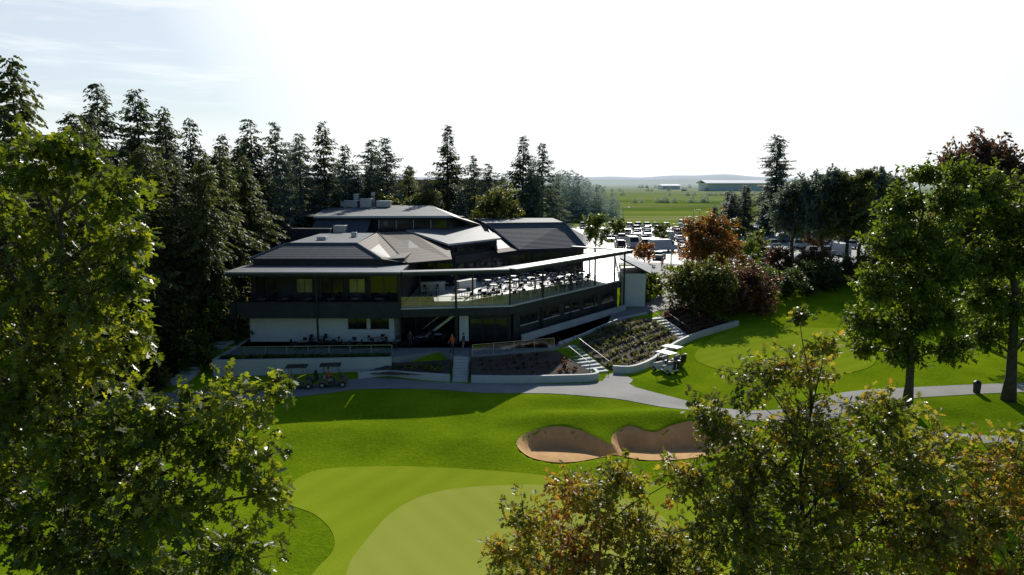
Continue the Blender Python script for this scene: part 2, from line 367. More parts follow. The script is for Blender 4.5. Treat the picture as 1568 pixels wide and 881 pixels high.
# palettes
Lgreen=leafmat('oak_leaves',[(0,(.030,.052,.010)),(.4,(.068,.098,.015)),(.7,(.13,.16,.022)),(1,(.23,.24,.035))],.5,.38,(2.5,2.3,.7),.55)
Lautumn=leafmat('autumn_oak_leaves',[(0,(.05,.066,.014)),(.28,(.10,.12,.02)),(.5,(.18,.185,.028)),(.66,(.25,.20,.035)),(.82,(.27,.135,.035)),(1,(.20,.07,.03))],.5,.42,(2.2,2.1,1.0),.5)
Lmid=leafmat('maple_leaves',[(0,(.035,.056,.013)),(.5,(.075,.11,.019)),(.85,(.13,.17,.028)),(1,(.18,.21,.038))],.48,.45,(2.5,2.4,.8))
Lshr=leafmat('shrub_leaves',[(0,(.025,.042,.012)),(.5,(.05,.074,.018)),(1,(.10,.12,.026))],.4,.5,(2,2,.9))
Lorange=leafmat('orange_autumn_leaves',[(0,(.09,.07,.018)),(.4,(.20,.105,.024)),(.75,(.34,.15,.03)),(1,(.40,.19,.035))],.4,.5,(1.8,1.5,.8))
Lred=leafmat('russet_leaves',[(0,(.06,.045,.025)),(.45,(.13,.07,.045)),(.8,(.18,.09,.055)),(1,(.17,.14,.04))],.4,.5,(1.8,1.5,1.0))
Lolive=leafmat('olive_shrub_leaves',[(0,(.045,.055,.015)),(.5,(.105,.115,.026)),(1,(.20,.19,.04))],.4,.5,(1.9,1.9,.8))
Lgrey=leafmat('grey_grass_blades',[(0,(.09,.09,.05)),(.5,(.17,.165,.10)),(1,(.28,.25,.16))],.4,.6,(1.5,1.5,1.0))
Ndark=leafmat('conifer_needles',[(0,(.032,.045,.030)),(.5,(.058,.078,.045)),(1,(.10,.125,.06))],.33,.6,(2.0,2.0,1.1))  # needle palette lifted to put aerial haze into the colour
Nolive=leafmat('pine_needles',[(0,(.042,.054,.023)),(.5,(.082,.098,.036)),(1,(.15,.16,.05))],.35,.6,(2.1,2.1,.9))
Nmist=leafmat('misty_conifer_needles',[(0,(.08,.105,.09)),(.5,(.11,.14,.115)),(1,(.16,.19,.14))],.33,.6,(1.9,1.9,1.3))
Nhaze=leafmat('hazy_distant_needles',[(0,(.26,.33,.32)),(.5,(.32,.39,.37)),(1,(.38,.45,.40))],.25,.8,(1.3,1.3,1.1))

def conifer_mesh(name,H,R,seed,mat,whorl=.5,perw=8,drop=.28,bare=.06,power=.85,ssize=.75,dens=.30,col_=False):
    r=RS(seed); mb=MB(bark)
    mb.tube([(0,0,-.5),(0,0,H*.3),(r.normal(0,.1),r.normal(0,.1),H*.65),(0,0,H*.985)],[.016*H,.013*H,.007*H,.02],8)
    C=[];D=[];T=[];SZ=[]
    z=H*bare; az0=r.rand()*6
    while z<H*.99:
        f=(z-H*bare)/(H*(1-bare)); Lm=R*((1-f)**power)*(1 if not col_ else (.55+.45*math.sin(min(1,f*2.2)*1.57)))
        Lm*=1+.18*math.sin(z*1.9+seed)+.14*math.sin(z*.8+2*seed)
        if f<.12: Lm*=.6+.4*f/.12
        nb=perw if f<.7 else max(5,perw-2)
        for k in range(nb):
            if r.rand()<.14: continue
            a=r.rand()*6.283; L=max(.35,Lm*(.5+.65*r.rand())*(1+.22*math.sin(a*2+az0+z*.4)))
            zz=z+r.normal(0,whorl*.35); up=.35*(f-.2)
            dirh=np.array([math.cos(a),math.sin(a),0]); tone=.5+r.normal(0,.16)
            n=max(2,int(L/dens)); pts=[]
            for s in range(n+1):
                q=s/n; pts.append(np.array([0,0,zz])+dirh*L*q+np.array([0,0,L*(up*q-drop*q*q+.10*q**3)]))
            if L>.8: mb.tube([pts[0],pts[n//2],pts[-1]],[.012*L+.01,.008*L+.008,.008],3)
            side=np.array([-dirh[1],dirh[0],0])
            for s in range(1,n+1):
                q=s/n
                if q<.3 and L>2: continue
                for sg in (-1,1,0):
                    if sg==0 and s%2 and s<n: continue
                    C.append(pts[s]+r.normal(0,.10,3)); D.append(dirh*(.55+.6*r.rand())+side*sg*(.5+.6*r.rand())+np.array([0,0,-.28-.45*r.rand()]))
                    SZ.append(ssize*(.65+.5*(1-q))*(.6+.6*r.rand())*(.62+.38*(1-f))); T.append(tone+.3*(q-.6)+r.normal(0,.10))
        z+=whorl*(.8+.4*r.rand())*(1-.4*f)
    C=np.array(C);D=np.array(D);T=np.clip(np.array(T),0,1)
    N=unit(np.array([0,0,1.0])+r.normal(0,.6,C.shape))
    V,F,t=leaves(C,D,N,np.array(SZ),SPRAY,T)
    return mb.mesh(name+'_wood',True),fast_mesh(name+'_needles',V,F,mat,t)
PR={
 'fir1':conifer_mesh('fir1',25,5.4,11,Ndark,power=.68,perw=9,ssize=.95),
 'fir2':conifer_mesh('fir2',25,4.9,12,Ndark,whorl=.5,perw=9,drop=.35,power=.55,ssize=.95),
 'fir3':conifer_mesh('fir3',25,6.8,13,Ndark,whorl=.52,perw=10,drop=.2,power=.78,dens=.34,ssize=1.0),
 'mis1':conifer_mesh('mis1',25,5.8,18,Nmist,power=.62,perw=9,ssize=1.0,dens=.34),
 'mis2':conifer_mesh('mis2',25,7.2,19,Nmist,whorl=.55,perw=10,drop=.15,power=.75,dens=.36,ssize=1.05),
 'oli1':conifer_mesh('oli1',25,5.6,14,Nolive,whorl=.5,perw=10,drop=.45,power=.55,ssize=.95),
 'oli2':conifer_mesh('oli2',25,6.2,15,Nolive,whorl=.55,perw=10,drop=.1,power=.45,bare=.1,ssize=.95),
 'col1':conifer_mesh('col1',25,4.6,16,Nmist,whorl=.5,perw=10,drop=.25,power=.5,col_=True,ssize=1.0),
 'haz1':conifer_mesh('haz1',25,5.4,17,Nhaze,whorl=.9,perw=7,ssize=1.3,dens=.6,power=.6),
}
def conifer(name,kind,x,y,H,wr=1.0,rot=None):
    w,n=PR[kind]; o=obj(name,w); z=float(hgt(x,y)); s=H/25
    o.location=(x,y,z-.1); o.scale=(s*wr,s*wr,s); o.rotation_euler=(random.uniform(-.025,.025),random.uniform(-.025,.025),rot if rot is not None else random.random()*6.28)
    obj('foliage',n,o)
CL=[('fir2',-44.7,80,24.8,1.15),('fir1',-40.6,82,24.2,1.15),('fir1',-35,75,22.6,1.0),('fir3',-35.8,84,22.2,.9),('oli1',-30.6,77,19.6,1.0),
('fir2',-32.5,92,23.2,1.1),('mis1',-31.0,98,23.4,.85),('mis1',-29.0,103,22.0,1.0),('fir1',-26.6,106,23.4,.95),('mis2',-25.4,112,20.4,.95),
('mis1',-22.4,118,21.4,1.1),('mis2',-19.2,116,21.6,.95),('oli2',-17.1,121,17.0,.9),('mis1',-14.2,122,15.2,1.2),('fir3',-11,124,24.0,.95),
('mis1',-6.6,128,19.2,.9),('mis1',-3.9,130,17.8,1.1),('fir3',1.6,131,22.6,1.05),('mis2',5.6,135,21.6,.95),('mis2',3.6,128,18,.9),
('fir3',-52,86,20,1.1),('fir1',-50,98,21,1.1),('mis2',-44,95,21.5,1.1),('fir3',-39,100,20.5,1),('mis1',-40,110,20,1),('mis2',-34,112,19.5,1),('mis1',-36,124,20,1),
('mis2',-29,122,18,1.1),('mis1',-25,130,18,1.1),('mis2',-19,134,17.5,1.1),('mis1',-12,138,16,1.2),('mis2',-2,142,15.5,1.2),('mis2',8.5,142,14.5,1),
('mis1',-23,110,17.5,1.2),('fir1',-21,108,15.5,1.2),('mis2',-8.5,120,13,1.1),
('oli1',-29.6,70.8,18.6,.85),('oli2',-34,69,19.0,.95),('fir3',-38,68,21,.95),('oli1',-42,72,21,1.1),('fir1',-36,62,15,1),('oli2',-41,60,18,1),('oli1',-30.2,84,18.6,1.1),
('fir3',-47,66,22,1),('oli1',-30.3,45.5,25.6,.8),('fir3',-38,50,20,1),('oli2',-44,54,22,1),('fir1',-33,88,19.5,1.1),('oli1',-33.5,65,15,1.1)]
for c in CL:
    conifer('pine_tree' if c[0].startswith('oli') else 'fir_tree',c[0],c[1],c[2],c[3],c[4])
conifer('fir_tree','col1',68,190,26.3,1.25)
for (x,y,H,w) in [(56,186,11.5,1.7),(60,190,13.5,1.6),(64,184,12,1.6),(74,192,13,1.5),(79,186,14,1.5),(85,182,15,1.4),(52.5,190,8,1.8),(58,196,12,1.8),(91,185,15,1.4)]:
    conifer('cypress_tree','col1',x,y,H,w)
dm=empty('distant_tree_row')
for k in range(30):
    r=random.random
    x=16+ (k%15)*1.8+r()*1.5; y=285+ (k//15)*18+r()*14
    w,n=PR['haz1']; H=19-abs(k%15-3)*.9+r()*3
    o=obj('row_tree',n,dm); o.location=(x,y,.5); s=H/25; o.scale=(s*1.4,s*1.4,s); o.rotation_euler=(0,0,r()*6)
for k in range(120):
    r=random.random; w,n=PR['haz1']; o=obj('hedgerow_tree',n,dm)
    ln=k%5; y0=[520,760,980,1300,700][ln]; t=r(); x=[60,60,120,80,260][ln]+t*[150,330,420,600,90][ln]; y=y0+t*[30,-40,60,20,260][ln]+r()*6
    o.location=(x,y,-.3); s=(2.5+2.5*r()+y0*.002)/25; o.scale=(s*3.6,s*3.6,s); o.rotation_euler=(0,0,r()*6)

# Foreground left oak
Y=14
fl=[(-9.05,Y,18.35,.85),(-8.3,Y,18.35,.62),(-7.35,Y-.3,17.8,.55),(-7.3,Y-.3,16.95,.55),(-8.65,Y+.3,17.2,1.1),(-9.35,Y,16.0,1.25),(-7.85,Y,15.9,.95),(-7.05,Y-.4,16.15,.28),
(-8.65,Y,14.6,1.1),(-7.45,Y-.2,14.85,.6),(-4.9,13,14.05,.6),(-4.35,13,14.2,.32),(-5.65,13,13.5,.8),(-6.75,13,13.55,.8),(-5.3,13,12.85,.85),(-4.75,13,12.0,.55),
(-6.2,13,12.1,.95),(-7.6,13,12.6,1.15),(-8.8,13,13.5,1.2),(-5.3,13,11.0,.72),(-7.1,13,11.0,1.15),(-8.7,13,11.2,1.3),(-10.6,14,15,1.5),(-10.5,13.5,12,1.5),(-11.2,14.5,17.5,1.2),(-6.3,13.2,9.8,1.0),(-8.3,13.3,9.4,1.3)]
rr=RS(3); fl=[(a,b+rr.uniform(-.6,.9),c,d) for a,b,c,d in fl]
broadleaf('oak_tree',(-10.2,14.5,0),fl,Lgreen,21,tips=72,per=12,lsize=.19,trunk_r=.3,top=17.6,droop=.6,spread=.22,jag=.2,mint=14)
# Foreground right oaks
Y=17
fb=[(7.15,Y,13.2,.8),(7.1,Y,14.1,.4),(7.05,Y,14.75,.16),(6.1,Y,12.85,.7),(8.3,Y,12.7,.78),(5.2,Y,11.9,.85),(7.2,Y,11.8,1.2),(9.3,Y,11.6,.95),(6.2,Y,10.9,1.1),(8.4,Y,10.9,1.1),(5.3,Y,9.9,1.35),(7.5,Y,9.8,1.4),(9.6,Y,9.8,1.3),(6.2,Y,8.3,1.4),(8.6,Y,8.2,1.4)]
fa=[(4.25,17.5,10.75,.75),(2.85,17.5,10.45,.7),(1.6,17.5,10.25,.75),(.35,17.5,9.6,.65),(1.25,17.5,8.8,1.05),(-.2,17.5,8.5,.6),(3.2,17.5,9.0,1.25),(4.2,17.5,8.2,1.3),(2,17.5,7.3,1.3),(.5,17.5,7.2,1.1),(2.3,17.5,9.7,.8)]
fc=[(10.8,17.5,11.0,1.0),(12.1,17.5,10.75,1.0),(13.4,17.5,11.2,1.1),(10.6,17.5,9.3,1.3),(12,17.5,9.0,1.35),(13.6,17.5,9.4,1.3),(11,17.5,7.9,1.35),(12.8,17.5,7.6,1.35)]
def jit(l,s):
    q=RS(s); return [(a+q.normal(0,.1),b+q.uniform(-1,1),c+q.normal(0,.06),d) for a,b,c,d in l]
broadleaf('oak_tree',(7.2,17.2,0),jit(fb,4),Lautumn,22,tips=80,per=12,lsize=.17,trunk_r=.2,top=12.6,droop=.3,spread=.26,tshift=lambda c:-.16+.12*np.sin(c[:,0]*2.1)*np.sin(c[:,2]*1.7),mint=12,jag=.22)
broadleaf('oak_tree',(2.6,17.8,0),jit(fa,5),Lautumn,23,tips=80,per=12,lsize=.165,trunk_r=.18,top=9.6,droop=.3,spread=.26,tshift=lambda c:.0+.16*np.sin(c[:,0]*2.3)*np.sin(c[:,2]*2),mint=12,jag=.22)
broadleaf('oak_tree',(12,17.8,0),jit(fc,6),Lautumn,24,tips=75,per=12,lsize=.165,trunk_r=.2,top=10,droop=.3,spread=.26,tshift=lambda c:.03+.16*np.sin(c[:,0]*2.0+1)*np.sin(c[:,2]*2),mint=12,jag=.22)

# right mid-distance maples
def yl(l,y,s,w=1.6):
    q=RS(s); return [(a,y+q.uniform(-w,w),b,c) for a,b,c in l]
t1=[(30.5,18.3,1.3),(29.2,16.2,1.8),(31.9,16.2,1.8),(28.1,13.2,2.0),(31,13.2,2.3),(27.2,10,1.9),(30.3,10,2.5),(33.0,11.5,1.9),(26.7,7.2,1.7),(29.2,6.6,2.2),(32.3,7.6,2.1),(30.2,4.8,1.6),(33,5.2,1.5),(27.4,5.0,1.2)]
t2=[(34.3,18.2,1.5),(36,17,1.9),(35.3,14.3,2.1),(38,15.3,2.0),(37,11.8,2.3),(40,12.3,2.4),(36.6,8.8,2.0),(39.5,8.2,2.4),(42,10.2,2.1),(42,6.2,1.9),(37.8,5.4,1.6),(40.5,16,1.9),(43,14,2.1)]
broadleaf('maple_tree',(30.6,54.7,.4),yl(t1,54.7,1),Lmid,31,tips=22,per=17,lsize=.38,tmpl=SIMP,trunk_r=.34,droop=.3,spread=.6,twigw=2)
broadleaf('maple_tree',(39.6,56.4,.4),yl(t2,57,2),Lmid,32,tips=22,per=17,lsize=.38,tmpl=SIMP,trunk_r=.45,droop=.3,spread=.6,twigw=2)
broadleaf('maple_tree',(50,78,2),blob_lobes(50,78,5,17.5,6,14,5),Lred,33,tips=14,per=15,lsize=.45,tmpl=SIMP,trunk_r=.4,spread=.7,twigw=2)
broadleaf('maple_tree',(54,66,1),blob_lobes(54,66,3,15,6,12,6),Lmid,34,tips=14,per=15,lsize=.45,tmpl=SIMP,trunk_r=.4,spread=.7,twigw=2)
for k,(x,y,H) in enumerate([(50.5,119,17.2),(53.2,116,17.0),(57.5,121,16.6),(62,124,16),(47.6,124,15)]):
    broadleaf('pine_tree',(x,y,2.8),blob_lobes(x,y,6.2,H-3.4,4.4,12,40+k),Nolive if k%2 else Nmist,50+k,tips=8,per=17,lsize=.75,tmpl=SPRAY,trunk_r=.38,spread=.8,top=H,inner=.2,twigw=3)
def shrub(name,x,y,H,R,mat,seed,n=9,tips=13,ls=.38,z=None,zl=.12,tr=.12):
    z0=float(hgt(x,y)) if z is None else z
    broadleaf(name,(x,y,z0),blob_lobes(x,y,z0+H*zl-.3,H*(1-zl),R,n,seed),mat,seed,tips=tips,per=15,lsize=ls,tmpl=SIMP,trunk_r=tr,spread=.55,inner=.3,twigw=2,top=z0+H*.75)
shrub('maple_tree',29,108,9.8,4.8,Lorange,61,14,tr=.2)
shrub('maple_tree',33.5,112,6.5,2.8,Lorange,62)
shrub('shrub',23.6,90,6.0,4.8,Lolive,63,14,zl=0)
shrub('shrub',28.8,92,5.8,4.8,Lred,64,14,zl=0)
shrub('maple_tree',23.3,128,4.2,2.2,Lorange,65)
shrub('shrub',42.4,115,4.4,2.8,Lred,66,zl=0)
shrub('shrub',38,118,5.6,2.6,Lmid,67,zl=0)
shrub('maple_tree',17.2,150,8,3.2,Lmid,68,tr=.18)
shrub('maple_tree',-2.3,112,14.2,4.4,Lolive,69,12,tr=.25)
shrub('maple_tree',-14,112,14.2,4.2,Lolive,70,12,tr=.25)
shrub('maple_tree',-19.5,110,14.5,3.8,Lolive,71,10,tr=.25)
shrub('shrub',18.6,97,3.6,2.2,Lmid,72,zl=0)
shrub('shrub',16.4,93.5,2.6,1.7,Lolive,73,zl=0)
for k,(x,y,H,R,m) in enumerate([(33,98,3.6,3.2,Lshr),(37.5,100,3.8,3.6,Lshr),(43,103,4,3.8,Lshr),(48.5,107,4,3.6,Lshr),(55,108,4.4,3.8,Lolive),(33.5,103,4,3,Lmid),(60,104,5,4,Lshr),(46,112,4.6,3.4,Lred)]):
    shrub('hedge_shrub',x,y,H,R,m,110+k,zl=0,tips=11)
shrub('maple_tree',47,140,5.5,2.4,Lmid,79); shrub('maple_tree',62,150,5,2.4,Lorange,80); shrub('maple_tree',34,168,5,2.2,Lmid,81)
shrub('maple_tree',38,152,6,2.8,Lmid,84); shrub('maple_tree',52,172,6,2.8,Lolive,85); shrub('maple_tree',27,186,5.5,2.6,Lmid,86); shrub('maple_tree',44,132,5,2.4,Lolive,87)
shrub('maple_tree',52,98,12,4.6,Lshr,82,12,tr=.22); shrub('maple_tree',60,92,13,5,Lmid,83,12,tr=.25)
for k,(x,y,H,R,m) in enumerate([(-29,64,3.6,2.6,Lmid),(-31,60,3.2,2.6,Lolive),(-33,57,3.6,3,Lmid),(-28.6,68,4.8,2.0,Lmid),(-36,58,4.5,3,Lmid),(-29.5,73,6,2.4,Nolive),(-31,67,6,2.6,Lolive)]):
    shrub('shrub',x,y,H,R,m,90+k,zl=0)

# ------------------------------------------------------------------ clubhouse
club=empty('golf_clubhouse')
L2=(-.1,70.4);L3=(14.6,89.9)
wingdir=(Vector(L3)-Vector(L2)).normalized()
b=MB(roofmetal,charcoal)
b.box(-27,-10.5,68,74.5,9.14,9.26,0); b.box(-26.98,-10.52,68.04,74.4,8.86,9.138,1)
b.seg((-10.49,68.75),(-.35,70.95),9.12,9.25,1.25,0); b.seg((-10.49,68.75),(-.35,70.95),8.84,9.118,1.1,1)
q0=(-.25,70.9);q1=(14.2,90.2)
b.seg(q0,q1,9.13,9.27,1.8,0); b.seg(q0,q1,8.82,9.128,1.6,1)
b.seg((14.0,90.6),(7.8,94.8),9.1,9.24,.5,0)
# canopy plane over the terrace, falling inwards towards the building
b.slab([(-10.45,69.42,9.08),(-.5,71.65,9.08),(-4.05,77.5,8.2),(-10.45,77.2,8.2)],.14,1,1)
b.slab([(-.48,71.66,9.08),(13.0,89.9,9.08),(-4.03,77.52,8.2)],.14,1,1)
b.slab([(13.0,89.92,9.08),(10.2,93.0,8.05),(-4.02,77.54,8.2)],.14,1,1)
b.obj('canopy_roof',club)
b=MB(blackmetal)
for (x,y) in [(-5.4,69.6),(-.2,70.75),(3.2,75.2),(6.5,79.7),(9.6,83.9),(12.4,87.7),(13.9,89.8)]:
    b.box(x-.1,x+.1,y-.1,y+.1,2,8.84)
for x in (-18.6,-26.4,-10.7): b.box(x-.08,x+.08,68.6,68.76,2,8.86)
for (x,y) in [(-4.2,77.3),(-9.8,77),(.8,82.6),(5.6,87.8),(9.9,92.6)]: b.box(x-.09,x+.09,y-.09,y+.09,5.665,8.1)
b.obj('posts',club)
deckpoly=[(-10.7,69.0),(-.1,70.6),(13.3,88.6),(16,112),(3,113),(-1,92),(-10.7,86)]
b=MB(deckm,charcoal); b.prism(deckpoly,5.5,5.66,0); b.prism([(x*.998,y+.04) for x,y in deckpoly],4.72,5.498,1)
b.obj('terrace_deck',club)
b=MB(charcoal,blackmetal); b.box(-27,-10.72,68.9,72,4.66,5.6,0); b.box(-27,-10.72,68.9,69.02,5.602,6.2,0); b.box(-27,-26.9,69.03,72,5.602,6.2,0); b.box(-27.02,-10.7,68.84,69.06,6.202,6.26,1)
b.obj('balcony',club)
b=MB(clearg,steel)
for (p,q) in [((-10.6,69.15),(-.15,70.75)),((-.1,70.85),(13.1,88.6)),((13.15,88.8),(15.8,111.8))]:
    b.seg(p,q,5.72,6.62,.02,0); b.seg(p,q,6.64,6.68,.04,1)
    P=Vector(p);Q=Vector(q);n=int((Q-P).length/1.6)
    for k in range(n+1):
        c=P+(Q-P)*k/n; b.box(c.x-.02,c.x+.02,c.y-.02,c.y+.02,5.662,6.64,1)
b.obj('glass_balustrade',club)
b=MB(charcoal,glass,glass_lit,brownwood)
b.box(-25.9,-10.9,71.8,92,5.61,8.85,0)
wx=[(-25.4,-23.2,1),(-21.3,-19.8,2),(-18.9,-16.8,1),(-16.1,-14.6,2),(-14.0,-11.4,1)]
for (a,c,mi) in wx:
    z0=6.75 if mi==2 else 5.9; z1=8.1 if mi==2 else 8.4
    b.box(a,c,71.72,71.799,z0,z1,mi)
    for x in (a-.08,c): b.box(x,x+.08,71.66,71.798,z0,z1+.08,3)
    b.box(a,c,71.66,71.798,z1+.002,z1+.08,3); b.box(a,c,71.66,71.798,z0-.08,z0-.002,3)
    b.box((a+c)/2-.03,(a+c)/2+.03,71.68,71.719,z0,z1,3)
b.obj('upper_storey',club)
b=MB(charcoal,glass,blackmetal)
fac=[(-10.88,83.5),(-6.6,83.5),(-1.3,91.6),(.9,93),(9.2,95.6),(11,113)]
for p,q in zip(fac,fac[1:]):
    b.seg(p,q,5.66,9.1,.25,0)
    P=Vector(p);Q=Vector(q);Ln=(Q-P).length;n=max(1,int(Ln/2.0)); d=(Q-P)/Ln
    for k in range(n):
        a=P+d*(Ln*k/n+.15); c=P+d*(Ln*(k+1)/n-.15)
        b.seg(tuple(a),tuple(c),5.95,8.3,.05,1,off=.14); b.seg(tuple(a),tuple(c),7.3,7.36,.06,2,off=.15)
b.prism([(-10.6,84.2),(-6.8,84.2),(-1.6,92.2),(1,93.6),(8.8,96.2),(10.4,112.5),(-24,112.5),(-24,92.3),(-10.6,92.3)],5.7,9.0,0)
b.obj('deck_facade',club)
b=MB(flatroof,shing_gray,shing_tan,charcoal,glass,concrete_lt,panelroof)
b.prism([(-26,73),(-13.2,73),(-11,74.4),(-11,92),(-26,92)],8.87,9.92,3)
b.slab([(-26.3,72.7,10),(-13.1,72.7,10),(-16.2,76.2,11.2),(-23.6,76.2,11.2)],.12,1,3)
b.slab([(-26.3,92,10),(-26.3,72.7,10),(-23.6,76.2,11.2),(-23.6,91,11.2)],.12,1,3)
b.add([(-23.6,76.2,11.215),(-16.2,76.2,11.215),(-17.2,92,11.215),(-23.6,92,11.215)],[(0,1,2,3)],0)
b.slab([(-13.1,72.7,10),(-10.7,74,9.45),(-16.9,92,11.25),(-16.2,76.2,11.2)],.12,2,3)
b.slab([(-10.7,74.02,9.44),(-6.4,77.4,9.44),(-7.2,84.2,9.9),(-12.9,92.3,11.35),(-16.88,92,11.24)],.15,2,3)
b.slab([(-7.3,83.8,10.5),(-1.4,92.2,10.5),(-3.9,102.2,11.5),(-13.3,92.3,11.5)],.22,6,5)
b.prism([(-7.0,84.4),(-1.9,92.2),(-4.4,101.6),(-13,92.4)],9.02,10.2,3)
b.seg((-6.6,84.7),(-2.2,91.4),9.5,10.05,.06,4,off=.22)
b.slab([(-1.7,88.8,8.95),(.8,92.3,8.95),(-3.4,98.2,11.9),(-4.2,101.5,11.7)],.15,2,3)
b.slab([(.8,92.3,9.0),(9.7,94.9,9.0),(7.2,100,11.9),(-3.4,98.2,11.9)],.18,1,3)
b.slab([(9.7,94.9,9.0),(11.6,114,9.0),(6.2,112,11.9),(7.2,100,11.9)],.18,1,3)
b.add([(-3.4,98.2,11.93),(7.2,100,11.93),(6.2,112,11.93),(-6,112,11.93)],[(0,1,2,3)],0)
b.prism([(-3.2,98.6),(7.0,100.3),(6,111.8),(-5.8,111.8)],9,11.7,3)
b.prism([(-30.6,100),(-25.5,96.4),(-8.2,95.4),(-6.5,101),(-12,110),(-29,110)],9,12.75,3)
for k in range(4):
    x=-17.2+k*2.25; b.box(x,x+1.95,95.05,95.12,11.55,12.55,4); b.box(x-.12,x-.02,95.02,95.15,11.5,12.6,5)
b.box(-17.4,-8.4,95.13,95.6,11.2,12.9,3)
b.slab([(-25.6,92.4,11.1),(-18.4,92.4,11.1),(-18.2,95.6,13.0),(-25.4,95.6,13.0)],.15,1,3)
b.slab([(-25.6,94.6,13.1),(-7.6,94.0,13.2),(-12,108.5,14.0),(-27,108.5,14.0)],.25,0,5)
b.slab([(-31.2,100.4,12.9),(-25.65,94.7,13.08),(-27.05,108.5,13.9),(-30.5,109,13.2)],.25,3,3)
b.slab([(-7.58,94.05,13.15),(-4.3,101.4,11.6),(-11.9,108.5,13.95)],.2,3,3)
for (p,q) in [((-26.3,72.7,10.03),(-23.6,76.2,11.24)),((-13.1,72.7,10.03),(-16.2,76.2,11.24)),((-23.6,76.2,11.24),(-16.2,76.2,11.24)),((-10.7,74,9.48),(-16.9,92,11.3)),((-3.4,98.2,11.95),(7.2,100,11.95)),((9.7,94.9,9.03),(7.2,100,11.95)),((.8,92.3,9.03),(-3.4,98.2,11.95))]:
    b.tube([p,q],[.09,.09],5,0)
b.obj('main_roof',club)
b=MB(steel,charcoal,whitep)
for (x,y,z,w,d,h) in [(-24.5,105,13.8,2.4,1.6,.9),(-21.6,104.4,13.8,1.6,1.4,1.2),(-19.4,105.2,13.85,2.0,1.2,.8),(-22.9,106.4,13.9,.7,.7,1.7),(-20.4,106.6,13.9,.5,.5,1.9)]:
    b.box(x,x+w,y,y+d,z,z+h,0); b.box(x-.04,x+w+.04,y-.04,y+d+.04,z+h,z+h+.08,2)
b.box(-29.5,-22.6,91,92.3,9.3,11.75,1); b.box(-22.3,-20.8,91.2,92.6,11.2,12.1,0)
b.box(-18.5,-17.9,84,84.6,11.22,11.8,0); b.box(-21.4,-20.4,80,80.8,11.22,11.6,0)
b.obj('rooftop_plant',club,bevel=.03)
b=MB(stucco,charcoal,glass,blackmetal,concrete_lt,brownwood)
b.box(-25.8,-11.6,70.6,84,1.9,4.65,0)
b.box(-11.58,-.6,74,84,1.9,4.7,1)
for (a,c) in [(-16.1,-14.3),(-13.9,-12.1)]:
    b.box(a,c,70.52,70.599,3.35,4.35,2); b.box(a-.06,c+.06,70.5,70.6,4.352,4.42,3); b.box(a-.06,c+.06,70.5,70.6,3.28,3.348,3); b.box((a+c)/2-.03,(a+c)/2+.03,70.49,70.519,3.35,4.35,3)
for k in range(4):
    a=-11.2+k*1.35; b.box(a,a+1.2,73.9,73.99,2.05,4.3,2); b.box(a-.1,a-.02,73.85,73.99,2.0,4.4,5)
b.box(-5.2,-4.3,70.9,73.99,1.9,4.7,0)
b.box(-4.2,-.3,71.1,73.99,1.9,4.7,1)
for k in range(3): b.box(-4.1+k*1.25,-2.98+k*1.25,71.02,71.09,2.1,4.2,2)
W0=Vector((.15,71.3));W1=Vector((12.9,88.5)); d=(W1-W0).normalized(); Ln=(W1-W0).length
b.prism([tuple(W0),tuple(W1),(10,92),(-4,84),(-1,74)],1.9,4.7,1)
for k in range(5):
    a=W0+d*(1.2+k*4.1); c=a+d*2.9
    b.seg(tuple(a),tuple(c),3.35,4.3,.05,2,off=.05)
    b.seg(tuple(a-d*.08),tuple(c+d*.08),4.302,4.36,.08,3,off=.06); b.seg(tuple(a-d*.08),tuple(c+d*.08),3.25,3.348,.1,4,off=.06)
    m=a+d*1.45; b.seg(tuple(m-d*.04),tuple(m+d*.04),3.35,4.3,.07,3,off=.06)
b.seg(tuple(W0),tuple(W1),1.9,2.7,.3,4,off=1.1)
b.obj('lower_storey',club)
b=MB(concrete_lt,steel)
for k in range(13):
    x=-8.9+k*.26; b.box(x,x+.3,72.2,73.6,2+k*.2,2.12+k*.2,0)
b.slab([(-9.0,72.1,2.05),(-5.6,72.1,4.7),(-5.6,72.16,4.7),(-9.0,72.16,2.05)],.3,1)
b.slab([(-9.0,72.1,3.0),(-5.6,72.1,5.6),(-5.6,72.14,5.6),(-9.0,72.14,3.0)],.06,1)
b.obj('terrace_stair',club)
b=MB(stucco,roofmetal,charcoal)
b.prism([(13.7,90.4),(16.6,90.2),(18,97),(14.6,98)],2,6.2,0); b.slab([(13.4,90,8.2),(17.2,89.7,6.3),(18.8,97.6,6.3),(14.4,98.4,8.2)],.2,1,2)
b.prism([(13.8,90.6),(16.5,90.4),(17.8,97),(14.7,97.8)],6.2,6.25,2)
b.obj('end_pavilion',club)

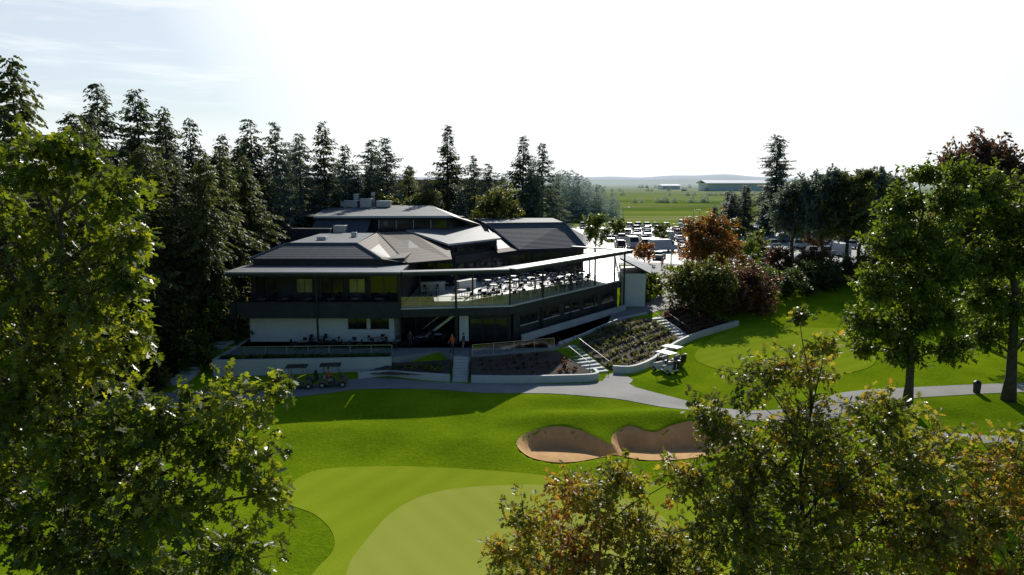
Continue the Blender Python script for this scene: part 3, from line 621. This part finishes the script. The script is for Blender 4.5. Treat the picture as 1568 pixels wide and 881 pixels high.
b=MB(concrete)
b.prism([(-26.2,63),(-10.8,64.1),(-6.9,66.8),(-5.6,65.2),(-3.8,64.6),(4.1,67.5),(7.1,73.1),(11.6,80.4),(14.4,85.6),(12.6,88.3),(0,74),(-26.2,74)],-.4,2)
b.obj('lower_terrace')
def wall(name,pts,z0,z1,w=.3,mat=concrete_lt,sm=6):
    P=[]; n=len(pts)
    for i in range(n-1):
        p0=np.array(pts[max(i-1,0)]);p1=np.array(pts[i]);p2=np.array(pts[i+1]);p3=np.array(pts[min(i+2,n-1)])
        for s in range(sm):
            t=s/sm; P.append(.5*((2*p1)+(-p0+p2)*t+(2*p0-5*p1+4*p2-p3)*t*t+(-p0+3*p1-3*p2+p3)*t**3))
    P.append(np.array(pts[-1])); P=np.array(P); T=unit(np.gradient(P,axis=0)); Nn=np.column_stack([T[:,1],-T[:,0]])
    A=P+Nn*w/2;B=P-Nn*w/2;m=len(P)
    V=[];F=[]
    for i in range(m):
        V+=[(A[i][0],A[i][1],z0),(A[i][0],A[i][1],z1),(B[i][0],B[i][1],z1),(B[i][0],B[i][1],z0)]
    for i in range(m-1):
        a=4*i; F+=[(a,a+4,a+5,a+1),(a+1,a+5,a+6,a+2),(a+2,a+6,a+7,a+3)]
    F+=[(0,1,2,3),(4*m-1,4*m-2,4*m-3,4*m-4)]
    return obj(name,mesh_from(name,V,F,[mat]))
wall('retaining_wall',[(-26.35,74),(-26.35,62.9),(-26.3,62.8),(-18,63.4),(-10.8,63.9)],-.3,2.12,.3,sm=1)
wall('retaining_wall',[(-13.5,62.3),(-11,62.9),(-8,62.2),(-5.4,61.6)],0,1.15,.25)
wall('retaining_wall',[(-3.5,61.3),(0,61.1),(4,61.4),(6.6,61.7),(7.5,62.4),(7.3,63.8)],0,1.15,.3)
wall('retaining_wall',[(9.2,64.6),(11,64.6),(13.3,67.4),(14.8,70.4),(17.2,74.6),(19.6,78.0),(23.5,82.3),(27,85.9)],0,1.15,.3)
wall('garden_wall',[(4.6,69.4),(7.3,73.4),(12,81.2),(16,85.4)],1.2,2.25,.2)
def steps(name,t0,t1,b0,b1,zt,zb,n):
    b=MB(concrete_lt,blackmetal); t0,t1,b0,b1=map(Vector,(t0,t1,b0,b1))
    for k in range(n):
        f0=k/n;f1=(k+1)/n; z=zt-(zt-zb)*(k+1)/n+.0
        P=[b0.lerp(t0,1-f0),b1.lerp(t1,1-f0),b1.lerp(t1,1-f1),b0.lerp(t0,1-f1)]
        b.prism([tuple(p) for p in P],zb-.6,z+(zt-zb)/n*.5,0)
    for (t,e) in ((t0,b0),(t1,b1)):
        b.tube([(t.x,t.y,zt+.95),(e.x,e.y,zb+.95)],[.03,.03],6,1)
        for f in (0,.5,1):
            p=t.lerp(e,f); z=zt+(zb-zt)*f; b.tube([(p.x,p.y,z),(p.x,p.y,z+.95)],[.025,.025],6,1)
    b.obj(name)
steps('stone_steps',(-5.3,65.1),(-3.8,64.9),(-5.2,61.5),(-3.8,61.5),2,.5,9)
steps('stone_steps',(4.3,68.6),(6.0,69.6),(7.0,63.9),(8.8,64.6),2,.6,9)
steps('stone_steps',(15.9,83.4),(17.4,84.2),(18.3,77.9),(19.6,78.9),2,.7,8)
def bed(name,q,nu=24,nv=12):
    V=[];F=[]
    a,b_,c,d=[np.array(p,float) for p in q]; r=RS(5)
    for i in range(nv+1):
        for j in range(nu+1):
            u=j/nu;v=i/nv; p=(a*(1-u)+b_*u)*(1-v)+(d*(1-u)+c*u)*v; V.append((p[0],p[1],p[2]+r.uniform(-.03,.05)))
    for i in range(nv):
        for j in range(nu): k=i*(nu+1)+j; F.append((k,k+1,k+nu+2,k+nu+1))
    return obj(name,mesh_from(name,V,F,[mulch],smooth=True))
bed('planting_bed',[(-3.6,61.4,1.0),(7.2,62.3,1.0),(4.2,67.3,1.9),(-3.7,64.5,1.9)])
bed('planting_bed',[(-13.4,62.5,.9),(-5.5,61.8,1.0),(-5.6,65,1.6),(-10.8,64.1,1.5)])
b1=[(9.3,64.8),(10.9,64.9),(13.0,67.5),(14.6,70.6),(17.8,76.6),(18.2,78),(15.8,83.1),(12.1,80.8),(7.3,73),(6.4,69.6)]
b2=[(19.8,78.6),(23.2,82.5),(26.8,86.2),(25,89.5),(22.4,91),(18.4,87.4),(17.6,84.4)]
patch('planting_bed',b1,mulch,.06,.5,smooth=False); patch('planting_bed',b2,mulch,.06,.5,smooth=False)
def tufts(name,pts,mat,seed,size=.35,n=16):
    r=RS(seed); P=np.array(pts,float); C=np.repeat(P,n,0)+r.normal(0,.06,(len(P)*n,3))
    D=unit(r.normal(0,1,C.shape)*np.array([1,1,.3])+np.array([0,0,.8])); N=unit(np.array([0,0,1.])+r.normal(0,.5,C.shape))
    V,F,t=leaves(C,D,N,size*(.6+.7*r.rand(len(C))),SIMP,np.clip(np.repeat(r.normal(.5,.2,len(P)),n)+r.normal(0,.1,len(C)),0,1))
    return obj(name,fast_mesh(name,V,F,mat,t))
def rowpts(poly,dirv,rs,ps,zf,seed,keep=1.0):
    r=RS(seed); A=np.array(poly); d=np.array(dirv)/np.hypot(*dirv); nn=np.array([-d[1],d[0]]); c=A.mean(0); out=[]
    for i in range(-20,21):
        for j in range(-40,41):
            p=c+nn*rs*i+d*ps*j+r.normal(0,.07,2)
            if r.rand()<keep and polydist(poly,np.array([p[0]]),np.array([p[1]]))[0]>.3: out.append((p[0],p[1],zf(p[0],p[1])))
    return out
tufts('ornamental_grasses',rowpts(b1,(.605,.797),1.05,.5,lambda x,y:float(hgt(x,y))+.08,1,.85),Lgrey,1,.36)
tufts('ornamental_grasses',rowpts(b2,(.605,.797),.9,.6,lambda x,y:float(hgt(x,y))+.08,2,.9),Lred,2,.5)
tufts('groundcover_plants',rowpts(b1,(.605,.797),1.7,1.3,lambda x,y:float(hgt(x,y))+.08,8,.7),Lolive,9,.45)
fb_=[(-3.3,61.8),(6.8,62.6),(4.0,67.0),(-3.4,64.4)]
tufts('bedding_plants',rowpts(fb_,(1,.15),.8,.75,lambda x,y:1.0+.9*min(1,max(0,(y-61.8)/(3+ .25*(x+3.6)))) ,3,.9),Lred,3,.3)
tufts('bedding_plants',rowpts([(-12.6,62.9),(-5.8,62.1),(-5.8,64.6),(-10.6,63.9)],(1,-.1),.6,.6,lambda x,y:1.3,4),Lolive,4,.35)
tufts('clipped_hedge',[(x,63.35+ (x+26)*.06+dy,2.05) for x in np.arange(-25.8,-11,.28) for dy in (.15,.45)],Lmid,5,.3,22)
b=MB(steel,clearg)
for (p,q) in [((-25.9,63.95),(-10.9,64.9)),((-3.6,64.9),(4.0,67.8))]:
    P=Vector(p);Q=Vector(q);n=int((Q-P).length/1.8); b.seg(p,q,2.98,3.02,.04,0)
    b.seg(p,q,2.1,2.9,.015,1)
    for k in range(n+1):
        c=P+(Q-P)*k/n; b.box(c.x-.02,c.x+.02,c.y-.02,c.y+.02,2,2.98,0)
b.obj('terrace_railing')
steps('service_steps',(-28.6,70),(-27.2,70),(-29.6,60.5),(-28.2,60.2),2.4,.6,12)

# ------------------------------------------------------------------ furniture
def furn():
    b=MB(steel,blackmetal)
    n=14; V=[];F=[]
    for k in range(n): a=2*math.pi*k/n; V.append((.45*math.cos(a),.45*math.sin(a),.74))
    for k in range(n): a=2*math.pi*k/n; V.append((.45*math.cos(a),.45*math.sin(a),.71))
    b.add(V,[tuple(range(n)),tuple(range(n,2*n))[::-1]]+[(i,n+i,n+(i+1)%n,(i+1)%n) for i in range(n)],0)
    b.tube([(0,0,0),(0,0,.71)],[.04,.04],6,1); b.box(-.25,.25,-.03,.03,0,.03,1); b.box(-.03,.03,-.25,.25,0.001,.031,1)
    for k in range(4):
        a=k*math.pi/2+.3; T=Matrix.Translation((.78*math.cos(a),.78*math.sin(a),0))@Matrix.Rotation(a,4,'Z')
        b.box(-.22,.22,-.22,.22,.43,.46,1,T)
        for sx in (-.2,.18):
            for sy in (-.2,.18): b.box(sx,sx+.025,sy,sy+.025,0,.43 if sx<0 else .88,1,T)
        b.box(.18,.2,-.2,.2,.6,.88,1,T)
        for sy in (-.21,.19): b.box(-.18,.19,sy,sy+.025,.64,.67,1,T)
    return b.mesh('dining_set')
fm=furn(); r=RS(9)
def place(x,y,z): o=obj('patio_dining_set',fm); o.location=(x,y,z); o.rotation_euler=(0,0,r.rand()*6)
for k in range(11):
    for j in range(5):
        p=Vector((-.1,72.2))+wingdir*(k*2.4)+Vector((-wingdir.y,wingdir.x))*(1.2+j*2.5)
        if r.rand()<.75 and polydist([(-10.2,71),(-.5,72),(12.6,89),(14,108),(11.5,108),(9.6,95),(-1.5,90.5),(-6,82.5),(-10.2,82)],np.array([p.x]),np.array([p.y]))[0]>.9: place(p.x+r.normal(0,.2),p.y+r.normal(0,.2),5.665)
for x in (-8.5,-3.4): place(x,72.6,5.665)
for (x,y) in [(-20,67.6),(-17.5,68.6),(-15.2,67.8),(-13,69.2),(-11,68),(-9,69.6),(-7.3,70.8),(-18.8,69.4)]: place(x,y,2.005)
for x in np.arange(-24.5,-11.5,2.3): place(x,70.5,5.605)
b=MB(steel,stucco)
for (x,y,a) in [(-8.8,79.5,.2),(-5.2,80.8,.9)]:
    T=Matrix.Translation((x,y,5.662))@Matrix.Rotation(a,4,'Z'); b.box(-1.4,1.4,-.35,.35,0,1.02,1,T); b.box(-1.5,1.5,-.42,.42,1.022,1.08,0,T)
b.obj('outdoor_bar_counter')

# ------------------------------------------------------------------ vehicles
def paint(name,c): return M(name,c,tuple(x*1.03 for x in c),1,.25,spec=.6)
lights=M('lamp_lens',(.6,.6,.6),(.7,.7,.7),1,.2)
redl=M('tail_lamp',(.3,.01,.01),None,1,.3)
def wheel(b,x,y,r_,w,mi):
    n=14
    for (ww,rr,m) in ((w,r_,mi),(w+.02,r_*.55,4)):
        V=[(x+rr*math.cos(2*math.pi*k/n),y-ww/2,r_+rr*math.sin(2*math.pi*k/n)) for k in range(n)]+[(x+rr*math.cos(2*math.pi*k/n),y+ww/2,r_+rr*math.sin(2*math.pi*k/n)) for k in range(n)]
        b.add(V,[tuple(range(n)),tuple(range(n,2*n))[::-1]]+[(i,n+i,n+(i+1)%n,(i+1)%n) for i in range(n)],m)
def loft(b,prof,w0,wtop,mi):
    zs=[p[1] for p in prof]; z0,z1=min(zs),max(zs)
    def w(z): return w0+(wtop-w0)*(z-z0)/(z1-z0+1e-6)
    n=len(prof); V=[(x,-w(z)/2,z) for x,z in prof]+[(x,w(z)/2,z) for x,z in prof]
    b.add(V,[tuple(range(n)),tuple(range(n,2*n))[::-1]]+[(i,n+i,n+(i+1)%n,(i+1)%n) for i in range(n)],mi)
def carmesh(kind,pm):
    b=MB(pm,glass,rubber,lights,steel,redl)
    if kind=='sedan':
        loft(b,[(-2.25,.35),(-2.3,.75),(-2.2,.95),(-1.3,1.0),(.9,.98),(2.1,.82),(2.25,.6),(2.2,.32)],1.8,1.66,0)
        loft(b,[(-1.75,.97),(-1.15,1.38),(.25,1.42),(1.15,.95)],1.6,1.25,1); loft(b,[(-1.1,1.385),(.2,1.425),(.15,1.46),(-1.05,1.42)],1.26,1.2,0); W=1.4
    elif kind=='suv':
        loft(b,[(-2.3,.4),(-2.35,.95),(-2.25,1.1),(1.0,1.1),(2.2,.98),(2.35,.7),(2.3,.38)],1.9,1.8,0)
        loft(b,[(-2.22,1.08),(-1.95,1.68),(.35,1.72),(1.15,1.08)],1.74,1.4,1); loft(b,[(-2.0,1.66),(.3,1.71),(.2,1.78),(-1.9,1.76)],1.44,1.34,0); W=1.45
    elif kind=='van':
        loft(b,[(-2.9,.4),(-2.95,2.3),(-2.8,2.5),(1.4,2.5),(2.1,1.5),(2.8,1.25),(2.95,.8),(2.9,.38)],2.0,1.84,0)
        loft(b,[(1.38,1.55),(1.45,2.36),(1.62,2.25),(2.15,1.52)],1.96,1.9,1); W=1.8
    else:
        loft(b,[(-2.7,.5),(-2.72,1.1),(1.2,1.12),(2.5,1.02),(2.65,.75),(2.6,.45)],1.95,1.86,0)
        loft(b,[(-.8,1.1),(-.65,1.78),(.6,1.82),(1.35,1.1)],1.78,1.5,1); loft(b,[(-.68,1.76),(.58,1.81),(.5,1.86),(-.6,1.84)],1.55,1.45,0)
        b.box(-2.6,-.95,-.82,.82,1.125,1.16,2); W=1.7
    for x in (-W,W):
        for y in (-.82,.82): wheel(b,x,y,.36,.24,2)
    xf=max(v[0] for v in b.V); 
    for y in (-.65,.65): b.box(xf-.12,xf+.01,y-.18,y+.18,.68,.82,3); b.box(-xf-.01,-xf+.1,y-.12,y+.12,.75,.95,5)
    return b.mesh(kind)
cols=[('white',(.6,.6,.6)),('silver',(.33,.34,.36)),('black',(.02,.02,.02)),('grey',(.12,.13,.14)),('blue',(.04,.09,.22)),('red',(.3,.02,.02)),('cream',(.5,.47,.41))]
CM={}
for cn,c in cols:
    pm=paint(cn+'_car_paint',c)
    for k in ('sedan','suv','pickup'): CM[(k,cn)]=carmesh(k,pm)
    if cn in('white','silver'): CM[('van',cn)]=carmesh('van',pm)
keys=list(CM); rc=RS(12); wts=np.array([2.2 if 'white' in k[1] or 'silver' in k[1] else 1. for k in keys]); wts/=wts.sum()
for (yy,xa,xb) in rows:
    x=xa+1.37
    while x<xb:
        if rc.rand()<.68:
            k=keys[rc.choice(len(keys),p=wts)]; o=obj({'sedan':'parked_car','suv':'parked_car','van':'parked_van','pickup':'pickup_truck'}[k[0]],CM[k])
            o.location=(x,yy+rc.normal(0,.15),3.03); o.rotation_euler=(0,0,math.pi/2*(1 if rc.rand()<.5 else -1)+rc.normal(0,.02))
        x+=2.75
for (x,y,a,k) in [(31,150,.3,('van','white')),(27.5,136,1.2,('sedan','silver')),(36,133,.1,('suv','white')),(44,127.5,.05,('suv','grey')),(52,130,-.1,('sedan','white'))]:
    o=obj('parked_van' if k[0]=='van' else 'parked_car',CM[k]); o.location=(x,y,3.03); o.rotation_euler=(0,0,a)
b=MB(steel,lights); b.tube([(0,0,0),(0,0,6.6),(.1,0,7)],[.09,.06,.05],8); b.tube([(.1,0,7),(1.3,0,7.15)],[.045,.04],6); b.box(1.1,1.8,-.14,.14,7.08,7.2,0); b.box(1.15,1.75,-.1,.1,7.05,7.078,1)
lm=b.mesh('street_lamp')
for (x,y) in [(35,150),(58,152),(80,165),(45,182),(70,200),(30,198),(28,128)]:
    o=obj('street_lamp',lm); o.location=(x,y,3.0)
def cart(name,x,y,z,rot,roofc,bodyc):
    b=MB(bodyc,roofc,rubber,blackmetal,steel,M(name+'_seat',(.3,.28,.24)))
    loft(b,[(-1.15,.3),(-1.2,.72),(-.95,.85),(-.35,.8),(-.3,.38),(.45,.36),(.62,.85),(1.0,.78),(1.2,.55),(1.2,.3)],1.15,1.05,0)
    b.box(-.55,-.05,-.52,.52,.6,.74,5); b.box(-.68,-.56,-.52,.52,.74,1.12,5)
    for (xa,xb) in ((-.75,-.65),(.72,.42)):
        for y_ in (-.52,.52): b.tube([(xa,y_,.75),(xb,y_,1.82)],[.022,.022],6,3)
    b.box(-1.0,.75,-.6,.6,1.82,1.88,1); b.box(-.95,.7,-.55,.55,1.882,1.91,1)
    b.tube([(.5,-.25,.8),(.22,-.25,1.05)],[.02,.02],6,3); b.box(.12,.24,-.42,-.08,1.02,1.06,3)
    for x_ in (-.82,.85):
        for y_ in (-.5,.5): wheel(b,x_,y_,.24,.2,2)
    for y_ in (-.25,.25): b.tube([(-1.3,y_,.55),(-1.38,y_,1.35)],[.13,.14],8,3)
    o=b.obj(name,None,bevel=.015); o.location=(x,y,z); o.rotation_euler=(0,0,rot); return o
dk=paint('dark_cart_body',(.03,.03,.03)); cw=paint('cream_cart_body',(.5,.5,.48))
cart('golf_cart',13.9,64.6,float(hgt(13.9,64.6))+.02,2.2,cw,cw)
cart('golf_cart',14.9,66.9,float(hgt(14.9,66.9))+.02,2.4,cw,dk)
cart('golf_cart',-15.2,60.1,.54,.15,dk,dk); cart('golf_cart',-17.9,59.6,.54,.1,dk,dk)

# ------------------------------------------------------------------ people
skin=M('skin',(.45,.27,.19)); hair=M('hair',(.03,.02,.015))
def person(name,x,y,z,rot,topc,legc,seated=False,arm=.25):
    J={'pel':(0,0,.95),'sp':(0,0,1.15),'ch':(0,0,1.38),'nk':(0,.0,1.52),'hd0':(0,.01,1.6)}
    if seated: 
        legs={s:[(s*.09,0,.93),(s*.11,.42,.95),(s*.11,.46,.5),(s*.11,.6,.46)] for s in(-1,1)}
    else: legs={-1:[(-.09,0,.9),(-.11,.06,.5),(-.12,-.03,.08),(-.12,.13,.04)],1:[(.09,0,.9),(.12,.10,.5),(.13,.16,.08),(.13,.32,.04)]}
    V=[J['pel'],J['sp'],J['ch'],J['nk'],J['hd0']]; E=[(0,1),(1,2),(2,3),(3,4)]; R=[(.15,.11),(.135,.10),(.17,.12),(.06,.06),(.055,.055)]
    for s in(-1,1):
        p=0
        for q,rr_ in zip(legs[s],(.085,.06,.042,.035)):
            V.append(q);E.append((p,len(V)-1));p=len(V)-1;R.append((rr_,rr_))
        p=2
        for q,rr_ in zip([(s*.19,0,1.42),(s*.25,.03,1.15),(s*.25,.03+arm,.98 if arm<.3 else 1.1)],(.058,.045,.032)):
            V.append(q);E.append((p,len(V)-1));p=len(V)-1;R.append((rr_,rr_))
    me=bpy.data.meshes.new(name+'_sk'); me.from_pydata(V,E,[]); o=bpy.data.objects.new(name+'_sk',me); col.objects.link(o)
    m=o.modifiers.new('s','SKIN'); sv=me.skin_vertices[0].data
    for i,rr_ in enumerate(R): sv[i].radius=rr_
    sv[0].use_root=True
    m2=o.modifiers.new('u','SUBSURF'); m2.levels=1; m2.render_levels=1
    dg=bpy.context.evaluated_depsgraph_get(); em=bpy.data.meshes.new_from_object(o.evaluated_get(dg))
    b=MB(topc,legc,skin,hair)
    for pl in em.polygons:
        c=pl.center; mi=0 if c.z>.93 else 1
        if c.z>1.5: mi=2
        if abs(c.x)>.19 and c.z<1.06: mi=2
        if seated and c.y>.1 and abs(c.x)<.2: mi=1
        b.F.append(tuple(pl.vertices)); b.I.append(mi)
    b.V=[tuple(v.co) for v in em.vertices]
    bpy.data.objects.remove(o)
    def ball(cx,cy,cz,rx,ry,rz,mi,nu=12,nv=8):
        VV=[];FF=[]
        for i_ in range(nv+1):
            t=math.pi*i_/nv
            for j in range(nu): a=2*math.pi*j/nu; VV.append((cx+rx*math.sin(t)*math.cos(a),cy+ry*math.sin(t)*math.sin(a),cz+rz*math.cos(t)))
        for i_ in range(nv):
            for j in range(nu): FF.append((i_*nu+j,i_*nu+(j+1)%nu,(i_+1)*nu+(j+1)%nu,(i_+1)*nu+j))
        b.add(VV,FF,mi)
    ball(0,.02,1.67,.075,.095,.115,2); ball(0,-.005,1.70,.083,.10,.105,3); ball(0,.115,1.655,.014,.022,.02,2)
    for s in(-1,1): ball(s*.028,.108,1.675,.01,.008,.008,3); ball(s*.078,.01,1.66,.012,.02,.03,2)
    b.box(-.022,.022,.098,.108,1.612,1.618,3)
    for s in(-1,1):
        h=Vector((s*.25,.03+arm,.98 if arm<.3 else 1.1)); b.tube([h,h+Vector((0,.05,-.05))],[.03,.036],8,2)
        for k,l in enumerate((.07,.08,.075,.06)):
            st=h+Vector(((k-1.5)*.018,.05,-.055)); b.tube([st,st+Vector((0,.02,-l*.6)),st+Vector((0,.01,-l))],[.009,.008,.006],5,2)
        b.tube([h+Vector((-s*.03,.03,-.02)),h+Vector((-s*.05,.055,-.06))],[.01,.007],5,2)
    o=b.obj(name,None,True); o.location=(x,y,z); o.rotation_euler=(0,0,rot); return o
org=M('orange_jacket',(.6,.12,.03)); nav=M('navy_cloth',(.03,.035,.06)); kh=M('khaki_cloth',(.25,.2,.13)); wh=M('white_shirt',(.6,.6,.6))
person('person',-5.5,66.0,2.0,2.6,org,nav)
person('person',-4.5,66.6,2.0,1.2,nav,kh)
person('person',-15.5,60.05,.40,-1.42,org,nav,True,.35)
person('person',-9.6,67.6,2.0,0,nav,nav)
person('person',2.5,77.5,5.665,1,wh,kh)
person('person',25.0,121,3.0,3,org,nav)
b=MB(org,whitep); b.tube([(0,0,.03),(0,0,.35),(0,0,.72)],[.16,.10,.03],12,0); b.tube([(0,0,.34),(0,0,.48)],[.112,.082],12,1); b.box(-.2,.2,-.2,.2,0,.035,0)
o=b.obj('traffic_cone'); o.location=(24.0,114,float(hgt(24,114))+.06)
b=MB(charcoal,blackmetal); b.tube([(0,0,0),(0,0,.85)],[.26,.3],14,0); b.tube([(0,0,.86),(0,0,.95),(0,0,1.08)],[.31,.28,.1],14,1)
o=b.obj('litter_bin'); o.location=(38.2,58.2,float(hgt(38.2,58.2)))
# ------------------------------------------------------------------ far background
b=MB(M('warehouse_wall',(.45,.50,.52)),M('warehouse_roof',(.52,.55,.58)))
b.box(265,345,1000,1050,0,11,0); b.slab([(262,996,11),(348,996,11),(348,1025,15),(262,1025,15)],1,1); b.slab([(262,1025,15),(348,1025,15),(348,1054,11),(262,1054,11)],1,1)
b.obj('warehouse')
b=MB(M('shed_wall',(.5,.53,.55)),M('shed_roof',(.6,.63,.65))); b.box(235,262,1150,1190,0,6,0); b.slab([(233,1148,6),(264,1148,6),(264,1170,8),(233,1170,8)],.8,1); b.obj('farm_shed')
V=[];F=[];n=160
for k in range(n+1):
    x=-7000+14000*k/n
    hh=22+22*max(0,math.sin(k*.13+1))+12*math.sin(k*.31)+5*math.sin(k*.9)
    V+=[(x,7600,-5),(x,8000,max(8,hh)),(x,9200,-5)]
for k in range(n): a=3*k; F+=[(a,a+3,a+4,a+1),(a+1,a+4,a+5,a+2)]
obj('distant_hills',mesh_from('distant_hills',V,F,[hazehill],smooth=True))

# ------------------------------------------------------------------ light, sky, camera
el=math.radians(28); az=math.radians(9)
sd=Vector((math.sin(az)*math.cos(el),math.cos(az)*math.cos(el),math.sin(el)))
ld=bpy.data.lights.new('sun','SUN'); ld.energy=5.0; ld.angle=math.radians(.5); ld.color=(1,.955,.87)
lo=bpy.data.objects.new('sun',ld); col.objects.link(lo); lo.rotation_euler=sd.to_track_quat('Z','Y').to_euler()
w=bpy.data.worlds.new('World'); scene.world=w; w.use_nodes=True; nt=w.node_tree; nt.nodes.clear()
wo=nt.nodes.new('ShaderNodeOutputWorld'); bg=nt.nodes.new('ShaderNodeBackground'); bg.inputs[1].default_value=.065
sk=nt.nodes.new('ShaderNodeTexSky'); sk.sky_type='NISHITA'; sk.sun_disc=False; sk.sun_elevation=el; sk.sun_rotation=az; sk.dust_density=1.0; sk.air_density=1.0; sk.altitude=0
# bright horizon haze, strongest below the sun, with wisps of cirrus
tc=nt.nodes.new('ShaderNodeTexCoord'); sp=nt.nodes.new('ShaderNodeSeparateXYZ'); nt.links.new(tc.outputs['Generated'],sp.inputs[0])
dt=nt.nodes.new('ShaderNodeVectorMath'); dt.operation='DOT_PRODUCT'; nt.links.new(tc.outputs['Generated'],dt.inputs[0]); dt.inputs[1].default_value=sd
sunside=maprange(nt,dt.outputs['Value'],.70,.90)
low=maprange(nt,mathn(nt,'MULTIPLY',sp.outputs['Z'],-1.0),-.36,-.22)
vlow=maprange(nt,mathn(nt,'MULTIPLY',sp.outputs['Z'],-1.0),-.16,-.01)
front_=maprange(nt,dt.outputs['Value'],-.1,.5)
mp=nt.nodes.new('ShaderNodeMapping'); mp.inputs['Scale'].default_value=(2,2,22); nt.links.new(tc.outputs['Generated'],mp.inputs[0])
cn=noise(nt,1.8,5,.6,mp.outputs[0]); cir=maprange(nt,cn.outputs[0],.45,.7)
amt=mathn(nt,'MAXIMUM',mathn(nt,'MAXIMUM',sunside,mathn(nt,'MULTIPLY',vlow,.96)),mathn(nt,'MULTIPLY_ADD',cir,.3,.52))
fac=mathn(nt,'MULTIPLY',mathn(nt,'MULTIPLY',amt,low),front_)
skb=nt.nodes.new('ShaderNodeMix'); skb.data_type='RGBA'; skb.blend_type='MULTIPLY'; skb.inputs[0].default_value=1; skb.clamp_result=False
nt.links.new(sk.outputs[0],skb.inputs[6]); skb.inputs[7].default_value=(.85,1.1,1.35,1)
nt.links.new(mixc(nt,fac,skb.outputs[2],(16.2,16.8,17.1)),bg.inputs[0]); nt.links.new(bg.outputs[0],wo.inputs[0])
cam=bpy.data.cameras.new('camera'); co=bpy.data.objects.new('camera',cam); col.objects.link(co)
co.location=(0,0,18); co.rotation_euler=(math.radians(90-8.53),0,0); cam.sensor_width=36; cam.lens=36*1120/1568; cam.clip_end=20000; cam.clip_start=.1
scene.camera=co
scene.view_settings.view_transform='Standard'; scene.view_settings.look='None'; scene.view_settings.exposure=0
